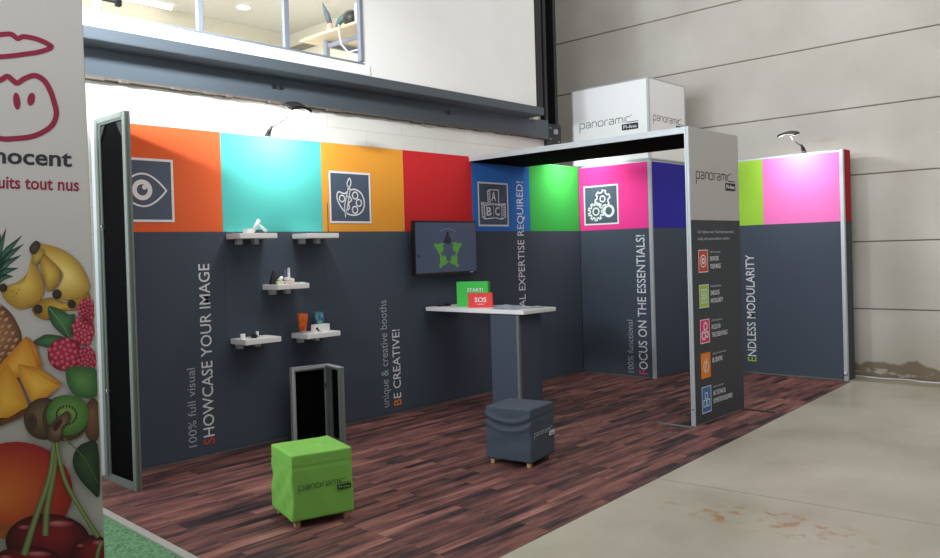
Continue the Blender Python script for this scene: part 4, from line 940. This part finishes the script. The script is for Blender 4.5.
# pineapple
p = Print()
for tx, ty, bx_, by in ((20, 22, -14, 150), (70, 46, -8, 140), (76, 72, -10, 150), (66, 108, -10, 165), (58, 148, -10, 178), (42, 174, -10, 190), (4, 40, -22, 160)):
    (x0, y0), (x1, y1) = c5((bx_, by), (tx, ty)); d = Vector((x1-x0, y1-y0)).normalized(); nn = Vector((-d.y, d.x))*3.6; mx_, my_ = x0*.55+x1*.45, y0*.55+y1*.45-2
    p.pol([(x0-nn.x, y0-nn.y), (mx_-nn.x, my_-nn.y), (x1, y1), (mx_+nn.x*.7, my_+nn.y*.7), (x0+nn.x, y0+nn.y)], (64, 112, 92), (18, 50, 40), 0, False)
p.pol(c5((-60, 250), (-20, 250), (28, 282), (58, 330), (68, 372), (50, 410), (10, 448), (-40, 470), (-80, 400), (-90, 320)), (176, 128, 84), (92, 56, 36))
for iy in range(9):
    for ix in range(6):
        x = -46+ix*21+(iy % 2)*10; y = 268+iy*21
        if x < 52-abs(y-370)*.38 and -60 < x: p.pol(c5((x, y-11), (x+11, y), (x, y+11), (x-11, y)), (206, 160, 112), (128, 66, 46), 1, False); p.pol(c5((x-3, y-4), (x+12, y-9), (x+2, y+3)), (222, 200, 160), (150, 110, 80), 2, False)
p.build('printed_pineapple', 0)
# bananas
p = Print(); Y0, Y1, DK = (226, 194, 98), (160, 118, 34), (52, 40, 26)
p.pol(c5((100, 268), (150, 240), (210, 255), (268, 222), (278, 250), (232, 280), (190, 282), (150, 310), (112, 298)), (206, 168, 60), (140, 100, 30), 0)
p.pol(c5((104, 112), (118, 150), (136, 198), (132, 238), (100, 266), (58, 276), (20, 252), (2, 216), (22, 204), (58, 190), (84, 165), (94, 130)), (220, 186, 84), Y1, 1)
p.pol(c5((126, 104), (165, 130), (188, 165), (178, 200), (150, 222), (138, 190), (126, 150)), (214, 180, 78), (150, 110, 32), 2)
p.pol(c5((112, 74), (185, 88), (240, 128), (270, 178), (276, 216), (244, 242), (192, 248), (166, 230), (192, 192), (188, 152), (150, 115)), (236, 212, 124), (168, 128, 42), 3)
p.pol(c5((104, 90), (140, 92), (128, 122), (110, 140), (98, 126)), (186, 156, 62), (140, 110, 44), 4)
p.pol(c5((92, 84), (112, 64), (126, 78), (112, 104), (96, 104)), (70, 62, 40), (40, 36, 26), 5)
for x, y, rr in ((10, 210, 13), (177, 230, 15), (118, 276, 14), (222, 260, 13)): a = one(c5, x, y); p.ell(a[0], a[1], rr/3.1, rr/3.1*1.05, DK, (34, 28, 20), lay=5, n=12)
for x, y in ((40, 220), (52, 226), (44, 236), (60, 216)): a = one(c5, x, y); p.ell(a[0], a[1], .8, .5, (90, 70, 34), (90, 70, 34), lay=4, n=8)
p.build('printed_bananas', 4)
# raspberries and leaf
p = Print(); p.pol(c5((150, 268), (186, 276), (212, 292), (232, 292), (226, 330), (216, 366), (182, 346), (156, 312)), (76, 122, 74), (34, 72, 42)); p.pol(c5((104, 380), (126, 362), (152, 354), (210, 366), (176, 390), (150, 396)), (72, 116, 70), (34, 70, 42))
p.band(c5((152, 272), (190, 320), (216, 362)), .8, .6, (120, 160, 110), None, 1)
for cx, cy, rx, ry in ((268, 282, 26, 40), (258, 342, 33, 48), (200, 416, 52, 52), (268, 434, 30, 42)):
    a = one(c5, cx, cy); p.ell(a[0], a[1], rx/3.1, ry/3.1, (190, 50, 76), (128, 18, 44), lay=2)
    for k in range(26):
        q_ = math.sqrt((k+.5)/26)*.92; th = k*2.4; x = a[0]+q_*rx/3.1*math.cos(th); y = a[1]+q_*ry/3.1*math.sin(th)
        p.ell(x, y, 2.7, 2.8, (220, 104, 122), (160, 28, 58), lay=3, n=10)
p.build('printed_raspberries', 10)
# pineapple chunks
p = Print()
p.pol(c5((80, 360), (110, 384), (132, 450), (104, 482), (20, 492), (-20, 500), (-20, 470)), (236, 176, 68), (204, 122, 26), 0, False); p.pol(c5((80, 360), (110, 384), (132, 450), (118, 456), (98, 398)), (212, 140, 40), (176, 92, 22), 1, False)
p.pol(c6((-40, 8), (24, -52), (64, 12), (92, 84), (60, 112), (0, 136), (-40, 140)), (238, 184, 66), (206, 132, 24), 2, False)
p.pol(c6((56, -52), (130, -36), (196, 12), (150, 50), (108, 76), (98, 66), (64, -6)), (242, 192, 78), (210, 136, 30), 3, False); p.pol(c6((56, -52), (130, -36), (196, 12), (178, 14), (124, -20)), (222, 160, 48), (190, 112, 24), 4, False)
p.pol(c6((-40, 120), (0, 128), (60, 104), (92, 80), (94, 90), (60, 118), (0, 144), (-40, 146)), (120, 70, 30), (96, 54, 26), 4, False)
p.build('printed_pineapple_chunks', 14)
# kiwi
p = Print(); p.pol(c6((208, -34), (250, -44), (304, -30), (304, 48), (246, 52), (216, 22)), (96, 140, 76), (48, 92, 44))
a = one(c6, 138, 120); p.ell(a[0], a[1], 20, 21, (120, 96, 70), (62, 46, 32), off=(-.2, -.2)); a = one(c6, 100, 130); p.ell(a[0], a[1], 5.5, 9, (60, 46, 34), (80, 60, 42), lay=1, off=(0, 0)); a = one(c6, 292, 125); p.ell(a[0], a[1], 9, 22, (128, 88, 62), (74, 50, 36))
a = one(c6, 205, 118); p.ell(a[0], a[1], 23, 23, (88, 70, 46), (70, 54, 36), lay=1, off=(0, 0)); a = one(c6, 212, 108); p.ell(a[0], a[1], 21, 20, (150, 178, 96), (66, 116, 46), lay=2, off=(-.1, 0), pw=.9)
for k in range(20): p.ell(a[0]-1+10*math.cos(k*.314), a[1]+9*math.sin(k*.314), .9, 1.5, (34, 40, 22), (34, 40, 22), lay=3, n=8)
p.ell(a[0]-2, a[1], 5, 4, (196, 196, 140), (160, 184, 104), lay=3); p.build('printed_kiwi', 19)
# mango and leaf
p = Print(); p.pol(c6((238, 216), (268, 194), (306, 200), (312, 356), (284, 346), (246, 302), (228, 256)), (56, 86, 52), (26, 48, 32)); p.band(c6((200, 180), (232, 208), (270, 250), (306, 320)), 1.6, .5, (96, 120, 70), None, 1)
a = one(c6, 50, 345); p.ell(a[0], a[1], 57, 49, (222, 116, 48), (156, 28, 28), lay=2, off=(-.35, .12), pw=1.5, n=40)
p.pol(c6((-40, 470), (20, 496), (90, 486), (150, 456), (110, 440), (40, 452), (-40, 430)), (150, 84, 40), (178, 88, 40), 3); p.build('printed_mango', 23)
# cherries
p = Print()
for cx, cy, rx, ry, L_ in ((150, 500, 132, 84, 0), (292, 548, 72, 66, 1), (86, 585, 122, 70, 2)):
    a = one(c6, cx, cy); p.ell(a[0], a[1], rx/3.136, ry/3.136, (150, 26, 42), (56, 6, 18), lay=L_, off=(.15, -.45), n=36)
    p.ell(a[0]+rx*.09, a[1]-ry*.2, rx*.11, ry*.045, (206, 128, 134), (128, 24, 40), lay=L_+1, n=14); p.ell(a[0]-rx*.17, a[1]-ry*.16, rx*.06, ry*.03, (190, 104, 112), (120, 20, 36), lay=L_+1, n=12)
G0, G1 = (146, 162, 106), (86, 104, 56)
p.band(c6((178, 190), (168, 290), (148, 400), (143, 484)), 5, 6.5, G0, G1, 5); p.band(c6((170, 190), (156, 300), (112, 430), (76, 544)), 4, 7, G0, G1, 6); p.band(c6((176, 190), (204, 310), (258, 408), (308, 488)), 4, 5.5, G0, G1, 6)
p.band(c6((320, 500), (308, 530), (300, 575)), 4, 4, G0, G1, 6)
p.pol(c6((152, 146), (186, 110), (212, 94), (222, 120), (196, 150), (188, 188), (154, 186)), (150, 122, 92), (70, 44, 34), 7); p.pol(c6((166, 140), (190, 120), (196, 130), (176, 158)), (56, 30, 30), (70, 40, 34), 8)
p.build('printed_cherries', 27)
